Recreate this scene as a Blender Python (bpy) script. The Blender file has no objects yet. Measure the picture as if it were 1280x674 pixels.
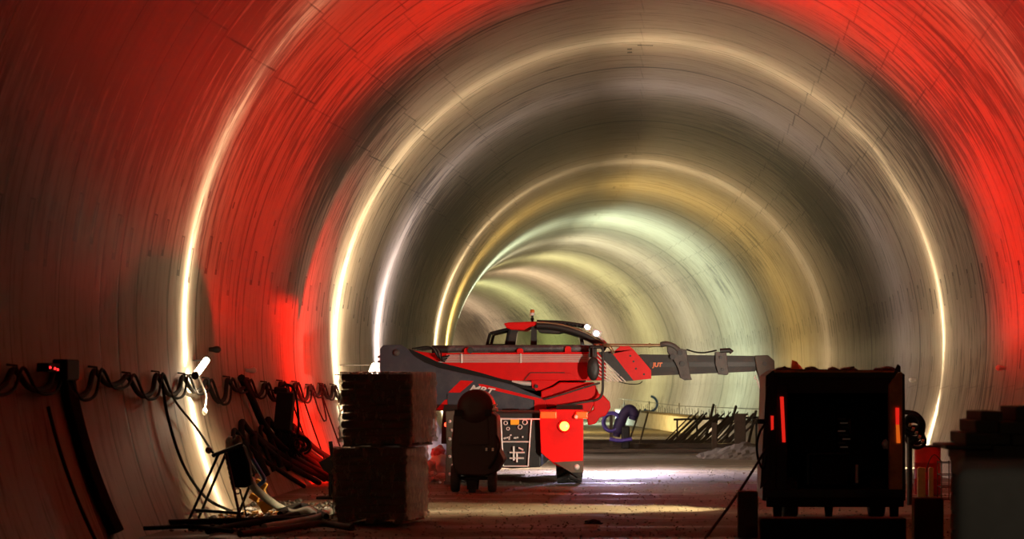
import bpy, bmesh, math, random
from mathutils import Vector, Matrix, noise
random.seed(7)
C = bpy.context.scene.collection
PI = math.pi
CW, CH, F = 1280, 674, 3050.0       # frame and focal length in pixels
VX, HY, CAMZ = 800.0, 478.0, 1.75   # vanishing point of the straight tunnel, eye height
R, ZC = 6.2, 2.52                   # tunnel radius, height of its centre over the floor
D0, RC = 60.0, 520.0                # the bend starts here, its radius

def P(px, py, d):
    return Vector(((px-VX)*d/F, d, CAMZ-(py-HY)*d/F))
def xc(d):
    return 0.0 if d < D0 else -(d-D0)**2/(2*RC)
def wall(z, d, off=0.0, side=-1):
    r = R-off
    return Vector((xc(d)+side*math.sqrt(max(0, r*r-(z-ZC)**2)), d, z))
def ring(th, d, off=0.0):
    a = math.radians(th)
    return Vector((xc(d)+(R-off)*math.cos(a), d, ZC+(R-off)*math.sin(a)))

# ---------------------------------------------------------------- mesh builder
class MB:
    def __init__(s): s.v=[]; s.f=[]; s.sm=[]
    def add(s, vs, fs, smooth=False):
        o=len(s.v); s.v += [Vector(v) for v in vs]
        s.f += [[i+o for i in f] for f in fs]; s.sm += [smooth]*len(fs); return s
    def box(s, c, size, rot=(0,0,0), M=None):
        c=Vector(c); hx,hy,hz=[a/2 for a in size]
        m = M if M is not None else Matrix.Rotation(rot[2],3,'Z') @ Matrix.Rotation(rot[1],3,'Y') @ Matrix.Rotation(rot[0],3,'X')
        vs=[c+m@Vector((x*hx,y*hy,z*hz)) for x in (-1,1) for y in (-1,1) for z in (-1,1)]
        return s.add(vs,[(0,1,3,2),(4,6,7,5),(0,4,5,1),(2,3,7,6),(0,2,6,4),(1,5,7,3)])
    def rbox(s, c, size, r, rot=(0,0,0), seg=3):
        bm=bmesh.new(); bmesh.ops.create_cube(bm,size=1)
        bmesh.ops.scale(bm,vec=size,verts=bm.verts)
        bmesh.ops.bevel(bm,geom=bm.edges[:],offset=min(r,min(size)*.49),segments=seg,profile=.5,affect='EDGES')
        m=Matrix.Rotation(rot[2],3,'Z') @ Matrix.Rotation(rot[1],3,'Y') @ Matrix.Rotation(rot[0],3,'X'); c=Vector(c)
        bm.verts.index_update()
        s.add([c+m@v.co for v in bm.verts],[[v.index for v in f.verts] for f in bm.faces]); bm.free(); return s
    def prism(s, pts, d, th, dv=None):
        """outline in px at depth d, extruded away from the viewer by th metres"""
        a=[P(x,y,d) for x,y in pts]; n=len(a)
        b=[p+Vector((0,th,0)) for p in a]
        ar=sum((a[i].x*a[(i+1)%n].z-a[(i+1)%n].x*a[i].z) for i in range(n))
        fs=[list(range(n)), list(range(2*n-1,n-1,-1))]+[(i,n+i,n+(i+1)%n,(i+1)%n) for i in range(n)]
        if ar<0: fs=[list(reversed(f)) for f in fs]
        return s.add(a+b,fs)
    def tube(s, pts, r, n=10, cap=True, smooth=True, r2=None):
        pts=[Vector(p) for p in pts]; m=len(pts); vs=[]; fs=[]
        t=(pts[1]-pts[0]).normalized()
        u=t.orthogonal().normalized()
        for i,p in enumerate(pts):
            t2=(pts[min(i+1,m-1)]-pts[max(i-1,0)])
            if t2.length<1e-9: t2=t
            t2.normalize()
            u=(u-t2*u.dot(t2)).normalized(); w=t2.cross(u); t=t2
            rr = r[i] if isinstance(r,(list,tuple)) else (r if r2 is None else r+(r2-r)*i/(m-1))
            for k in range(n):
                a=2*PI*k/n; vs.append(p+u*math.cos(a)*rr+w*math.sin(a)*rr)
        for i in range(m-1):
            for k in range(n):
                fs.append((i*n+k,i*n+(k+1)%n,(i+1)*n+(k+1)%n,(i+1)*n+k))
        s.add(vs,fs,smooth)
        if cap:
            s.add(vs[:n],[list(range(n-1,-1,-1))]); s.add(vs[-n:],[list(range(n))])
        return s
    def cyl(s,a,b,r,n=20,r2=None): return s.tube([a,b],r,n,True,True,r2)
    def lathe(s, c, axis, prof, n=28):
        """prof: (radius, along axis)"""
        c=Vector(c); ax=Vector(axis).normalized(); u=ax.orthogonal().normalized(); w=ax.cross(u); vs=[]; fs=[]
        m=len(prof)
        for (r,h) in prof:
            for k in range(n):
                a=2*PI*k/n; vs.append(c+ax*h+u*math.cos(a)*r+w*math.sin(a)*r)
        for i in range(m-1):
            for k in range(n): fs.append((i*n+k,i*n+(k+1)%n,(i+1)*n+(k+1)%n,(i+1)*n+k))
        s.add(vs,fs,True)
        s.add(vs[:n],[list(range(n-1,-1,-1))]); s.add(vs[-n:],[list(range(n))]); return s
    def ball(s, c, r, sc=(1,1,1), n=14, jit=0, seed=0, rot=0):
        bm=bmesh.new(); bmesh.ops.create_icosphere(bm,subdivisions=3 if n>10 else 2,radius=1); c=Vector(c)
        bm.verts.index_update(); rm=Matrix.Rotation(rot,3,'Z')
        vs=[]
        for v in bm.verts:
            k=1+jit*noise.noise(v.co*1.7+Vector((seed*3.1,seed,0)))
            q=v.co*r*k; vs.append(c+rm@Vector((q.x*sc[0],q.y*sc[1],q.z*sc[2])))
        s.add(vs,[[v.index for v in f.verts] for f in bm.faces],jit<.5); bm.free(); return s
    def torus(s,c,axis,R_,r,n=32,k=8,arc=1.0,start=0):
        c=Vector(c); ax=Vector(axis).normalized(); u=ax.orthogonal().normalized(); w=ax.cross(u)
        pts=[c+(u*math.cos(2*PI*(start+arc*i/n))+w*math.sin(2*PI*(start+arc*i/n)))*R_ for i in range(n+1)]
        return s.tube(pts,r,k,False)
    def build(s,name,mat,parent=None,bevel=0,solid=0):
        me=bpy.data.meshes.new(name)
        off=parent.matrix_world.translation if parent else Vector()
        if parent: off=ROOT.get(parent.name, off)
        me.from_pydata([tuple(v-off) for v in s.v],[],s.f)
        me.polygons.foreach_set('use_smooth',s.sm)
        bm=bmesh.new(); bm.from_mesh(me); bmesh.ops.recalc_face_normals(bm,faces=bm.faces); bm.to_mesh(me); bm.free()
        me.materials.append(mat); me.update()
        o=bpy.data.objects.new(name,me); C.objects.link(o)
        if parent:
            o.parent=parent; ROOT[o.name]=off
        if bevel:
            b=o.modifiers.new('bevel','BEVEL'); b.width=bevel; b.segments=2; b.limit_method='ANGLE'; b.angle_limit=math.radians(40)
        return o
ROOT={}
def thing(name,label,cat,loc=(0,0,0),group=None):
    o=bpy.data.objects.new(name,None); C.objects.link(o); o.location=loc; ROOT[o.name]=Vector(loc); o.empty_display_size=.2
    o['label']=label; o['category']=cat
    if group: o['group']=group
    return o
def tag(o,label,cat,group=None,kind=None):
    o['label']=label; o['category']=cat
    if group: o['group']=group
    if kind: o['kind']=kind
    return o
def rebase(o, base):
    """put the origin of a one-mesh thing at its base"""
    base=Vector(base); o.data.transform(Matrix.Translation(-base)); o.location=base; return o
def dup(root, loc, label=None, rz=None, skip=()):
    r=root.copy(); C.objects.link(r); r.location=loc; ROOT[r.name]=Vector(loc)
    if rz is not None: r.rotation_euler=(0,0,rz)
    if label: r['label']=label
    for ch in list(root.children):
        c=ch.copy(); C.objects.link(c); c.parent=r
        for g in ch.children:
            k=g.copy(); C.objects.link(k); k.parent=c
    return r
def spl(pts, n=8):
    pts=[Vector(p) for p in pts]; q=[pts[0]*2-pts[1]]+pts+[pts[-1]*2-pts[-2]]; out=[]
    for i in range(1,len(q)-2):
        a,b,c,d=q[i-1:i+3]
        for k in range(n):
            t=k/n
            out.append(.5*((2*b)+(c-a)*t+(2*a-5*b+4*c-d)*t*t+(3*b-a-3*c+d)*t**3))
    out.append(pts[-1]); return out

# ---------------------------------------------------------------- materials
class NT:
    def __init__(s,tree): s.t=tree; s.n=tree.nodes; s.l=tree.links
    def new(s,ty,**kw):
        n=s.n.new(ty)
        for k,v in kw.items(): setattr(n,k,v)
        return n
    def put(s,v,sock):
        if hasattr(v,'is_output'): s.l.new(v,sock)
        elif v is not None: sock.default_value=v
    def m(s,op,a,b=None,c=None,clamp=False):
        n=s.new('ShaderNodeMath',operation=op); n.use_clamp=clamp
        s.put(a,n.inputs[0]); s.put(b,n.inputs[1]); s.put(c,n.inputs[2]); return n.outputs[0]
    def noise(s,vec,scale=1,detail=4,rough=.55):
        n=s.new('ShaderNodeTexNoise'); s.put(vec,n.inputs['Vector']); n.inputs['Scale'].default_value=scale
        n.inputs['Detail'].default_value=detail; n.inputs['Roughness'].default_value=rough; return n.outputs['Fac']
    def vec(s,x,y,z=0.0):
        n=s.new('ShaderNodeCombineXYZ'); s.put(x,n.inputs[0]); s.put(y,n.inputs[1]); s.put(z,n.inputs[2]); return n.outputs[0]
    def mix(s,f,a,b,blend='MIX'):
        n=s.new('ShaderNodeMix',data_type='RGBA',blend_type=blend)
        s.put(f,n.inputs[0]); s.put(a,n.inputs[6]); s.put(b,n.inputs[7]); return n.outputs[2]
    def step(s,v,lo,hi):
        n=s.new('ShaderNodeMapRange',interpolation_type='SMOOTHSTEP'); s.put(v,n.inputs[0])
        n.inputs[1].default_value=lo; n.inputs[2].default_value=hi; return n.outputs[0]
def mat(name, col, rough=.6, metal=0, var=.25, scale=6, dirt=None, dirtamt=.5, bump=.15, spec=None, coat=0):
    m=bpy.data.materials.new(name); m.use_nodes=True; t=NT(m.node_tree); bs=t.n['Principled BSDF']
    tc=t.new('ShaderNodeTexCoord').outputs['Object']
    n1=t.noise(tc,scale,5,.6)
    c=t.mix(n1,(*[k*(1-var) for k in col],1),(*[min(1,k*(1+var)) for k in col],1))
    if dirt:
        n2=t.noise(tc,scale*.55,6,.7); f=t.m('MULTIPLY',t.step(n2,.45,.7),dirtamt)
        c=t.mix(f,c,(*dirt,1))
    t.put(c,bs.inputs['Base Color']); bs.inputs['Roughness'].default_value=rough; bs.inputs['Metallic'].default_value=metal
    if coat: bs.inputs['Coat Weight'].default_value=coat
    if spec is not None: bs.inputs['Specular IOR Level'].default_value=spec
    if bump:
        b=t.new('ShaderNodeBump'); b.inputs['Strength'].default_value=bump; b.inputs['Distance'].default_value=.01
        t.put(t.noise(tc,scale*5,4),b.inputs['Height']); t.put(b.outputs[0],bs.inputs['Normal'])
    return m
def emis(name,col,st,base=None):
    m=bpy.data.materials.new(name); m.use_nodes=True; b=m.node_tree.nodes['Principled BSDF']
    b.inputs['Base Color'].default_value=(*(base or col),1); b.inputs['Emission Color'].default_value=(*col,1); b.inputs['Emission Strength'].default_value=st
    b.inputs['Roughness'].default_value=.3
    return m

def concrete():
    m=bpy.data.materials.new('tunnel_concrete'); m.use_nodes=True; t=NT(m.node_tree); bs=t.n['Principled BSDF']
    uv=t.new('ShaderNodeUVMap'); uv.uv_map='UVMap'
    sp=t.new('ShaderNodeSeparateXYZ'); t.l.new(uv.outputs[0],sp.inputs[0]); u,v=sp.outputs[0],sp.outputs[1]
    deg=t.m('MULTIPLY',u,180/PI/R)
    # ring number, position inside the ring (2 m long rings)
    vr=t.m('DIVIDE',v,2.0); rn=t.m('FLOOR',vr); fr=t.m('MULTIPLY',t.m('FRACT',vr),2.0)
    wn=t.new('ShaderNodeTexWhiteNoise',noise_dimensions='1D'); t.put(rn,wn.inputs['W']); rnd=wn.outputs['Value']
    # base tone, cloudy and different from ring to ring
    streak=t.noise(t.vec(t.m('MULTIPLY',u,.55),t.m('MULTIPLY',v,1.2),0.0),1.0,7,.62)
    fine=t.noise(t.vec(t.m('MULTIPLY',u,.85),t.m('MULTIPLY',v,5.5),3.0),1.0,6,.68)
    c=t.mix(streak,(.24,.19,.14,1),(.40,.345,.275,1))
    c=t.mix(t.m('MULTIPLY',rnd,.35),c,(.35,.28,.19,1))
    c=t.mix(t.m('MULTIPLY',t.step(fine,.50,.66),.5),c,(.12,.085,.058,1))
    # long dirty streaks that run round the rings, gathered at the segment joints
    g1=t.noise(t.vec(t.m('MULTIPLY',u,.75),t.m('MULTIPLY',v,4.2),8.0),1.0,6,.68)
    g0=t.noise(t.vec(t.m('MULTIPLY',u,.16),t.m('MULTIPLY',v,.10),5.0),1.0,3,.5)
    def lobe(x,cn,w):
        return t.m('EXPONENT',t.m('MULTIPLY',t.m('POWER',t.m('ABSOLUTE',t.m('DIVIDE',t.m('SUBTRACT',x,cn),w)),2.0),-1.0))
    zone=t.m('ADD',lobe(deg,147.,14.),lobe(deg,38.,15.))
    vz=t.m('ADD',t.m('ADD',t.m('MULTIPLY',lobe(v,64.5,5.5),1.0),t.m('MULTIPLY',lobe(v,25.,6.),1.5)),t.m('MULTIPLY',lobe(v,43.,2.5),.7))
    zz=t.m('ADD',t.m('MULTIPLY',zone,.11),t.m('ADD',t.m('MULTIPLY',vz,.07),t.m('MULTIPLY',t.m('MULTIPLY',vz,zone),.13)))
    gr=t.m('ADD',g1,t.m('ADD',zz,t.m('MULTIPLY',t.m('SUBTRACT',g0,.5),.45)))
    grime=t.m('MULTIPLY',t.step(gr,.57,.74),.9)
    soft=t.m('MULTIPLY',lobe(v,64.5,5.0),t.m('ADD',.35,t.m('MULTIPLY',streak,.5)))  # broad dark band round the tunnel: shade between lamps painted in with stain
    c=t.mix(soft,c,(.09,.07,.05,1))
    c=t.mix(grime,c,(.055,.042,.032,1))
    # drips on the lower half
    dr=t.noise(t.vec(t.m('MULTIPLY',u,.9),t.m('MULTIPLY',v,5.5),1.0),1.0,3,.6)
    low=t.m('ADD',t.m('LESS_THAN',deg,22.),t.m('GREATER_THAN',deg,158.))
    c=t.mix(t.m('MULTIPLY',t.m('MULTIPLY',t.step(dr,.60,.66),low),.45),c,(.09,.065,.045,1))
    # ring joints
    e=t.m('MINIMUM',fr,t.m('SUBTRACT',2.0,fr))
    wob=t.noise(t.vec(t.m('MULTIPLY',u,.4),v,2.0),1.0,4)
    wid=t.m('MULTIPLY',t.m('ADD',.012,t.m('MULTIPLY',wob,.05)),t.m('ADD',.35,t.m('POWER',rnd,2.0)))
    joint=t.m('SUBTRACT',1.0,t.m('DIVIDE',e,wid),None,True)
    jw=t.m('MULTIPLY',t.m('GREATER_THAN',rnd,.80),t.step(e,.16,.02))
    jall=t.m('MAXIMUM',t.m('MULTIPLY',t.m('MINIMUM',t.m('MULTIPLY',joint,2.2),1.0),.8),t.m('MULTIPLY',jw,t.m('MULTIPLY',wob,1.1)),None,True)
    for v0,hw in ((29.,.07),(37.4,.07),(43.7,.11),(54.,.10),(65.,.16),(74.,.08),(84.7,.18),(93.6,.32),(110.,.3),(128.,.4)):
        q=t.m('SUBTRACT',1.0,t.m('DIVIDE',t.m('ABSOLUTE',t.m('SUBTRACT',t.m('ADD',v,t.m('MULTIPLY',wob,.08)),v0)),hw),None,True)
        jall=t.m('MAXIMUM',jall,t.m('MULTIPLY',q,1.0 if v0<70 else .6,None,True))
    # segment joints, parallel to the tunnel, wedge shaped
    al=t.m('ADD',deg,t.m('MULTIPLY',t.m('SUBTRACT',fr,1.0),.35))
    sj=None
    for a,k in ((145.2,1.),(135.6,.8),(126.2,.6),(89.6,.4),(56.,.8),(48.5,.8),(40.5,.9),(-8.,.35),(188.,.35)):
        q=t.m('MULTIPLY',t.m('SUBTRACT',1.0,t.m('DIVIDE',t.m('ABSOLUTE',t.m('SUBTRACT',al,a)),.19),None,True),k)
        sj=q if sj is None else t.m('MAXIMUM',sj,q)
    brk=t.noise(t.vec(t.m('MULTIPLY',u,.3),t.m('MULTIPLY',v,.5),7.0),1.0,5,.7)
    sj=t.m('MULTIPLY',sj,t.m('ADD',.35,t.m('MULTIPLY',t.step(brk,.42,.62),.65)))
    # bolt slots in rows along the tunnel at shoulder height and small pockets in the crown
    def slot(u0,hu,v0,hv,jit=0.):
        uu=t.m('ADD',u,t.m('MULTIPLY',t.m('SUBTRACT',rnd,.5),jit))
        a_=t.m('LESS_THAN',t.m('ABSOLUTE',t.m('SUBTRACT',uu,u0)),hu); b_=t.m('LESS_THAN',t.m('ABSOLUTE',t.m('SUBTRACT',fr,v0)),hv)
        inner=t.m('MULTIPLY',t.m('LESS_THAN',t.m('ABSOLUTE',t.m('SUBTRACT',uu,u0-.03)),hu-.05),t.m('LESS_THAN',t.m('ABSOLUTE',t.m('SUBTRACT',fr,v0-.015)),hv-.05))
        return t.m('SUBTRACT',t.m('MULTIPLY',a_,b_),t.m('MULTIPLY',inner,.75))
    U=lambda dg: dg*PI/180*R
    sl=slot(U(171.3),.27,.55,.11,.30)
    for a in ((U(9.5),.27,1.25,.10,.3),(U(10.5),.20,.5,.06,.6),(U(172.),.24,1.35,.08,.5),(U(163.),.05,1.6,.05,0),(U(-3.),.16,1.7,.035,.2),(U(92.),.05,1.0,.10,0),(U(92.),.05,1.5,.10,0),(U(89.),.16,.45,.07,.0)):
        sl=t.m('MAXIMUM',sl,slot(*a))
    top=t.m('MULTIPLY',t.m('GREATER_THAN',deg,80.),t.m('LESS_THAN',deg,100.)); sl=t.m('MULTIPLY',sl,t.m('SUBTRACT',1.0,t.m('MULTIPLY',top,t.m('LESS_THAN',rnd,.78))))
    lines=t.m('MAXIMUM',t.m('MAXIMUM',jall,sj),t.m('MULTIPLY',sl,t.m('ADD',.65,t.m('MULTIPLY',rnd,.3))))
    c=t.mix(lines,c,(.022,.016,.012,1))
    t.put(c,bs.inputs['Base Color'])
    t.put(t.m('ADD',.50,t.m('MULTIPLY',fine,.22)),bs.inputs['Roughness'])
    bs.inputs['Specular IOR Level'].default_value=.35
    b=t.new('ShaderNodeBump'); b.inputs['Strength'].default_value=.6; b.inputs['Distance'].default_value=.012
    t.put(t.m('SUBTRACT',t.m('MULTIPLY',streak,.8),lines),b.inputs['Height']); t.put(b.outputs[0],bs.inputs['Normal'])
    return m

def ground():
    m=bpy.data.materials.new('site_ground'); m.use_nodes=True; t=NT(m.node_tree); bs=t.n['Principled BSDF']
    tc=t.new('ShaderNodeTexCoord').outputs['Object']
    a=t.noise(tc,.5,5); b=t.noise(tc,9,6,.7); g=t.noise(tc,26,3,.6)
    sp=t.new('ShaderNodeSeparateXYZ'); t.l.new(tc,sp.inputs[0])
    rut=t.noise(t.vec(t.m('MULTIPLY',sp.outputs[0],.12),t.m('MULTIPLY',sp.outputs[1],.9),0.0),1.0,4)
    c=t.mix(b,(.085,.065,.04,1),(.23,.185,.12,1)); c=t.mix(t.m('MULTIPLY',t.step(a,.5,.68),.5),c,(.08,.06,.04,1))
    c=t.mix(t.m('MULTIPLY',t.step(g,.58,.7),.6),c,(.04,.03,.022,1))
    t.put(c,bs.inputs['Base Color'])
    wet=t.step(rut,.48,.62)
    t.put(t.m('SUBTRACT',.85,t.m('MULTIPLY',wet,.42)),bs.inputs['Roughness'])
    bp=t.new('ShaderNodeBump'); bp.inputs['Strength'].default_value=.8; bp.inputs['Distance'].default_value=.03
    t.put(t.m('ADD',b,t.m('MULTIPLY',g,.5)),bp.inputs['Height']); t.put(bp.outputs[0],bs.inputs['Normal'])
    return m

# ---------------------------------------------------------------- tunnel shell
CONC=concrete(); GND=ground()
def shell(name,t0,t1,solid=True):
    nt=max(2,int(abs(t1-t0)/1.5)); ds=[-6+4*i for i in range(17)]+[60+2*i for i in range(1,116)]
    me=bpy.data.meshes.new(name); vs=[]; fs=[]; uvs=[]
    def vl(d): return d
    for d in ds:
        for k in range(nt+1):
            th=t0+(t1-t0)*k/nt; vs.append(ring(th,d))
            uvs.append((math.radians(th)*R,vl(d)))
    W=nt+1
    for i in range(len(ds)-1):
        for k in range(nt): fs.append((i*W+k,i*W+k+1,(i+1)*W+k+1,(i+1)*W+k))
    me.from_pydata([tuple(v) for v in vs],[],fs); me.polygons.foreach_set('use_smooth',[True]*len(fs))
    ul=me.uv_layers.new(name='UVMap')
    for l in me.loops: ul.data[l.index].uv=uvs[l.vertex_index]
    me.materials.append(CONC); o=bpy.data.objects.new(name,me); C.objects.link(o); o['kind']='structure'
    me.update(); me.normals_split_custom_set_from_vertices([(-(v.x-xc(v.y)),0.0,-(v.z-ZC)) for v in vs])
    return o
shell('wall_right',-26,52); shell('ceiling',52,128); shell('wall_left',128,206)
# end bulkheads, far out of view, and the ground
mb=MB(); mb.box((0,-6,3),(13,.3,13)); mb.box((xc(290),290,3),(13,.3,13)); o=mb.build('wall_end',CONC); o['kind']='structure'
mb=MB()
ds=[-6+2*i for i in range(149)]; nx=60; vs=[]; fs=[]
for d in ds:
    for k in range(nx+1):
        x=-5.75+11.5*k/nx
        z=.03*noise.noise(Vector((x*.7,d*.25,0)))+.018*noise.noise(Vector((x*2.5,d*.9,4)))
        vs.append((xc(d)+x,d,z-.01))
for i in range(len(ds)-1):
    for k in range(nx): fs.append((i*(nx+1)+k,i*(nx+1)+k+1,(i+1)*(nx+1)+k+1,(i+1)*(nx+1)+k))
mb.add(vs,fs,True); o=mb.build('floor',GND); o['kind']='structure'

# ---------------------------------------------------------------- camera
cam=bpy.data.cameras.new('camera'); co=bpy.data.objects.new('camera',cam); C.objects.link(co)
cam.sensor_width=36; cam.lens=36*F/CW; co.location=(0,0,CAMZ); co.rotation_euler=(PI/2,0,0)
cam.shift_x=(CW/2-VX)/CW; cam.shift_y=(HY-CH/2)/CW; cam.clip_start=.1; cam.clip_end=400
cam.dof.use_dof=True; cam.dof.focus_distance=43.5; cam.dof.aperture_fstop=2.5
bpy.context.scene.camera=co
sc=bpy.context.scene
sc.view_settings.view_transform='Standard'; sc.view_settings.look='None'; sc.view_settings.gamma=1; sc.view_settings.exposure=0
sc.view_settings.use_curve_mapping=False
w=bpy.data.worlds.new('world'); sc.world=w; w.use_nodes=True; w.node_tree.nodes['Background'].inputs[0].default_value=(0,0,0,1)

# ---------------------------------------------------------------- lights
def plight(name,loc,col,power,sheet=None,base=.1,half=None,size=.08,zl=None,xl=None,near=None):
    """lamp whose photometry may be a fan across the tunnel (sheet=half width of the fan)"""
    l=bpy.data.lights.new(name,'POINT'); l.energy=power; l.color=col; l.shadow_soft_size=size
    o=bpy.data.objects.new(name,l); C.objects.link(o); o.location=loc
    if sheet or half or zl or xl:
        l.use_nodes=True; t=NT(l.node_tree); em=t.n['Emission']
        g=t.new('ShaderNodeNewGeometry'); sp=t.new('ShaderNodeSeparateXYZ'); t.l.new(g.outputs['Incoming'],sp.inputs[0])
        s=None
        if sheet:
            s=t.m('ADD',base,t.m('DIVIDE',1.0,t.m('ADD',1.0,t.m('POWER',t.m('ABSOLUTE',t.m('DIVIDE',sp.outputs[1],sheet)),2.0))))
        if half is not None:
            h=t.step(t.m('MULTIPLY',sp.outputs[1],half[2]),half[0],half[1]); s=h if s is None else t.m('MULTIPLY',s,h)
        if zl is not None:
            h=t.step(sp.outputs[2],zl[0],zl[1]); s=h if s is None else t.m('MULTIPLY',s,h)
        if near is not None:
            h=t.step(t.m('MULTIPLY',sp.outputs[1],-1),near[0],near[1]); s=h if s is None else t.m('MULTIPLY',s,h)
        if xl is not None:
            h=t.step(sp.outputs[0],xl[0],xl[1]); s=h if s is None else t.m('MULTIPLY',s,h)
        t.put(s,em.inputs['Strength'])
    return o
WARM=(1.,.80,.52); LILAC=(.80,.70,1.); MINT=(.78,1.,.72); GOLD=(1.,.72,.22); RED=(1.,.006,.001)
LAMPS=[  # d, colour, power, fan, base, z, side
 (33.2,WARM,1500,.085,.002,1.95,-1),
 (49.6,WARM,3700,.11,.17,2.0,-1),
 (57.5,(.88,.78,.85),1700,.20,.22,2.0,-1),
 (77.,(1.,.80,.50),4600,.12,.14,2.0,-1),
 (86.,GOLD,4200,.40,.15,2.0,-1),
 (104.,(.74,1.,.80),9000,.60,.30,2.2,-1),
 (119.,(.95,1.,.8),6000,.4,.3,2.0,-1),
 (135.,(.95,1.,.55),6500,.4,.3,2.0,-1),
 (152.,(1.,.85,.65),6500,.4,.3,2.0,-1),
 (170.,(.85,1.,.55),6500,.4,.3,2.0,-1),
 (190.,(1.,.82,.65),5000,.4,.3,2.0,-1),
 (215.,WARM,5000,.4,.3,2.0,-1),
]
for i,(d,c,p,f,b,z,s) in enumerate(LAMPS):
    hf=None if i==0 else ((-.72,-.40,1) if i==1 else (-.80,-.35,1))
    plight('wall_band_light',wall(z,d,.5 if i==0 else .8,s),c,p,f,b,half=hf,size=.1)
plight('wall_band_light',wall(1.0,49.8,.45,1),WARM,2300,.08,.02,half=(-.7,-.4,1),size=.1)  # extra lamp added out of sight on the right to lift its band
plight('tail_light',(-1.28,41.25,1.0),RED,7500,half=(-.40,.25,-1),zl=(.06,.26),xl=(-1.3,.5),near=(1.10,.66),size=.05)
plight('tail_light_glow',(-1.28,41.25,1.0),RED,45,half=(-.9,.5,1),size=.05)
plight('side_tail_light',(-3.9,43.9,1.25),RED,1500,near=(.9,.5),xl=(-.1,-.6),size=.05)
plight('lilac_fill_light',(-.5,47.6,1.1),LILAC,1700,zl=(.0,-.5))  # lilac fill added out of sight behind the handler, brightens the floor
plight('yellow_floor_lamp',P(902,548,65.5),GOLD,3,size=.05)
l=bpy.data.lights.new('boom_fill_light','SPOT'); l.energy=2900; l.color=(1,.86,.68); l.spot_size=math.radians(44); l.spot_blend=.5; l.shadow_soft_size=.12  # added fill, unseen behind the generator, brightens handler and boom
o=bpy.data.objects.new('boom_fill_light',l); C.objects.link(o); o.location=(3.0,34.2,1.35)
o.rotation_euler=(Vector((-1.2,43.5,2.25))-o.location).to_track_quat('-Z','Y').to_euler()
l=bpy.data.lights.new('ground_fill_light','SPOT'); l.energy=4000; l.color=(1,.78,.42); l.spot_size=math.radians(42); l.spot_blend=.6; l.shadow_soft_size=.1  # another added fill without a fixture, for ground and pallet side
o=bpy.data.objects.new('ground_fill_light',l); C.objects.link(o); o.location=(3.0,34.4,1.5)
o.rotation_euler=(Vector((-1.3,33.9,.0))-o.location).to_track_quat('-Z','Y').to_euler()
l=bpy.data.lights.new('near_fill_light','SPOT'); l.energy=130; l.color=(1,.82,.6); l.spot_size=math.radians(38); l.spot_blend=.5; l.shadow_soft_size=.2  # fill added out of frame for slabs, beams and generator
o=bpy.data.objects.new('near_fill_light',l); C.objects.link(o); o.location=(2.6,2.,3.6)
o.rotation_euler=(Vector((2.2,18.,1.0))-o.location).to_track_quat('-Z','Y').to_euler()
# ---------------------------------------------------------------- palette
SLATE=mat('slate_paint',(.045,.05,.065),.4,.1,.25,5,(.14,.13,.125),.35)
REDP=mat('red_paint',(.72,.003,.002),.45,0,.12,4,(.40,.006,.003),.3,.08,spec=.25)
BLACK=mat('black_paint',(.010,.009,.008),.7,0,.3,6,spec=.2)
DARK=mat('dark_steel',(.020,.017,.015),.5,.2,.3,6,(.05,.03,.02),.5)
BROWN=mat('grimy_boom_steel',(.014,.009,.006),.6,0,.4,5,(.06,.032,.014),.7)
CLAMP=mat('dusty_bracket_steel',(.075,.063,.052),.6,0,.4,9,(.018,.013,.01),.8)
TIPM=mat('olive_grey_steel',(.085,.07,.045),.6,0,.25,7,(.05,.04,.022),.6)
SILVER=mat('silver_steel',(.75,.68,.62),.35,.25,.15,8)
BRASSY=mat('dull_brass_rod',(.42,.32,.18),.35,.8,.2,8)
RAILM=mat('worn_black_rail',(.10,.095,.10),.4,.5,.5,12,(.36,.33,.33),.6)
RUB=mat('tyre_rubber',(.03,.028,.027),.8,0,.3,8,(.10,.08,.06),.4)
HOSE=mat('black_hose_rubber',(.012,.010,.009),.8,0,.2,8,spec=.15)
WHITEH=mat('pale_hose',(.52,.54,.50),.45,0,.15,8,(.25,.22,.16),.5)
YEL=mat('yellow_paint',(.62,.30,.03),.5,0,.2,8,(.2,.1,.03),.4)
ORANGE=mat('orange_plastic',(.75,.16,.02),.4,0,.15,8)
BLUEP=mat('blue_plastic',(.02,.08,.28),.4,0,.15,8)
PURPLE=mat('violet_hose',(.16,.10,.50),.4,0,.2,8)
OCHRE=mat('ochre_frame_paint',(.50,.30,.09),.6,.1,.3,5,(.07,.045,.02),.6)
MAROON=mat('dark_maroon_paint',(.022,.007,.005),.55,.1,.3,5)
TIMBER=mat('old_timber',(.10,.068,.04),.8,0,.35,6,(.04,.028,.02),.5)
PALW=mat('pallet_wood',(.26,.19,.12),.8,0,.3,8,(.10,.07,.04),.5)
SACK=mat('paper_sack',(.14,.09,.06),.75,0,.25,7,(.04,.03,.02),.5)
SLAB=mat('grey_slab',(.22,.21,.19),.85,0,.3,3,(.08,.07,.06),.5)
BOARD=mat('pale_concrete_kerb',(.45,.43,.42),.8,0,.2,4,(.2,.17,.14),.4)
RUST=mat('rusty_rod',(.07,.05,.035),.6,.1,.4,9)
STONE=mat('stone',(.16,.13,.10),.9,0,.4,9)
WHITE=mat('white_plastic',(.75,.72,.66),.4,0,.1,8)
TARP=mat('violet_tarpaulin',(.20,.17,.24),.5,0,.3,3,bump=.4)
REFL=emis('red_reflector_glow',(1,.02,.01),.7,(.75,.02,.01))  # red reflectors are no lamps; their glow is added emission
OREFL=emis('orange_reflector_glow',(1,.16,.01),.6,(.8,.2,.02))  # orange reflector, emission added so it shows in the dark
YSTK=mat('yellow_sticker',(.85,.42,.02),.4,0,.1,9)
DRUM=mat('red_drum_paint',(.50,.02,.015),.4,0,.2,5,(.2,.03,.02),.5)
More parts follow.
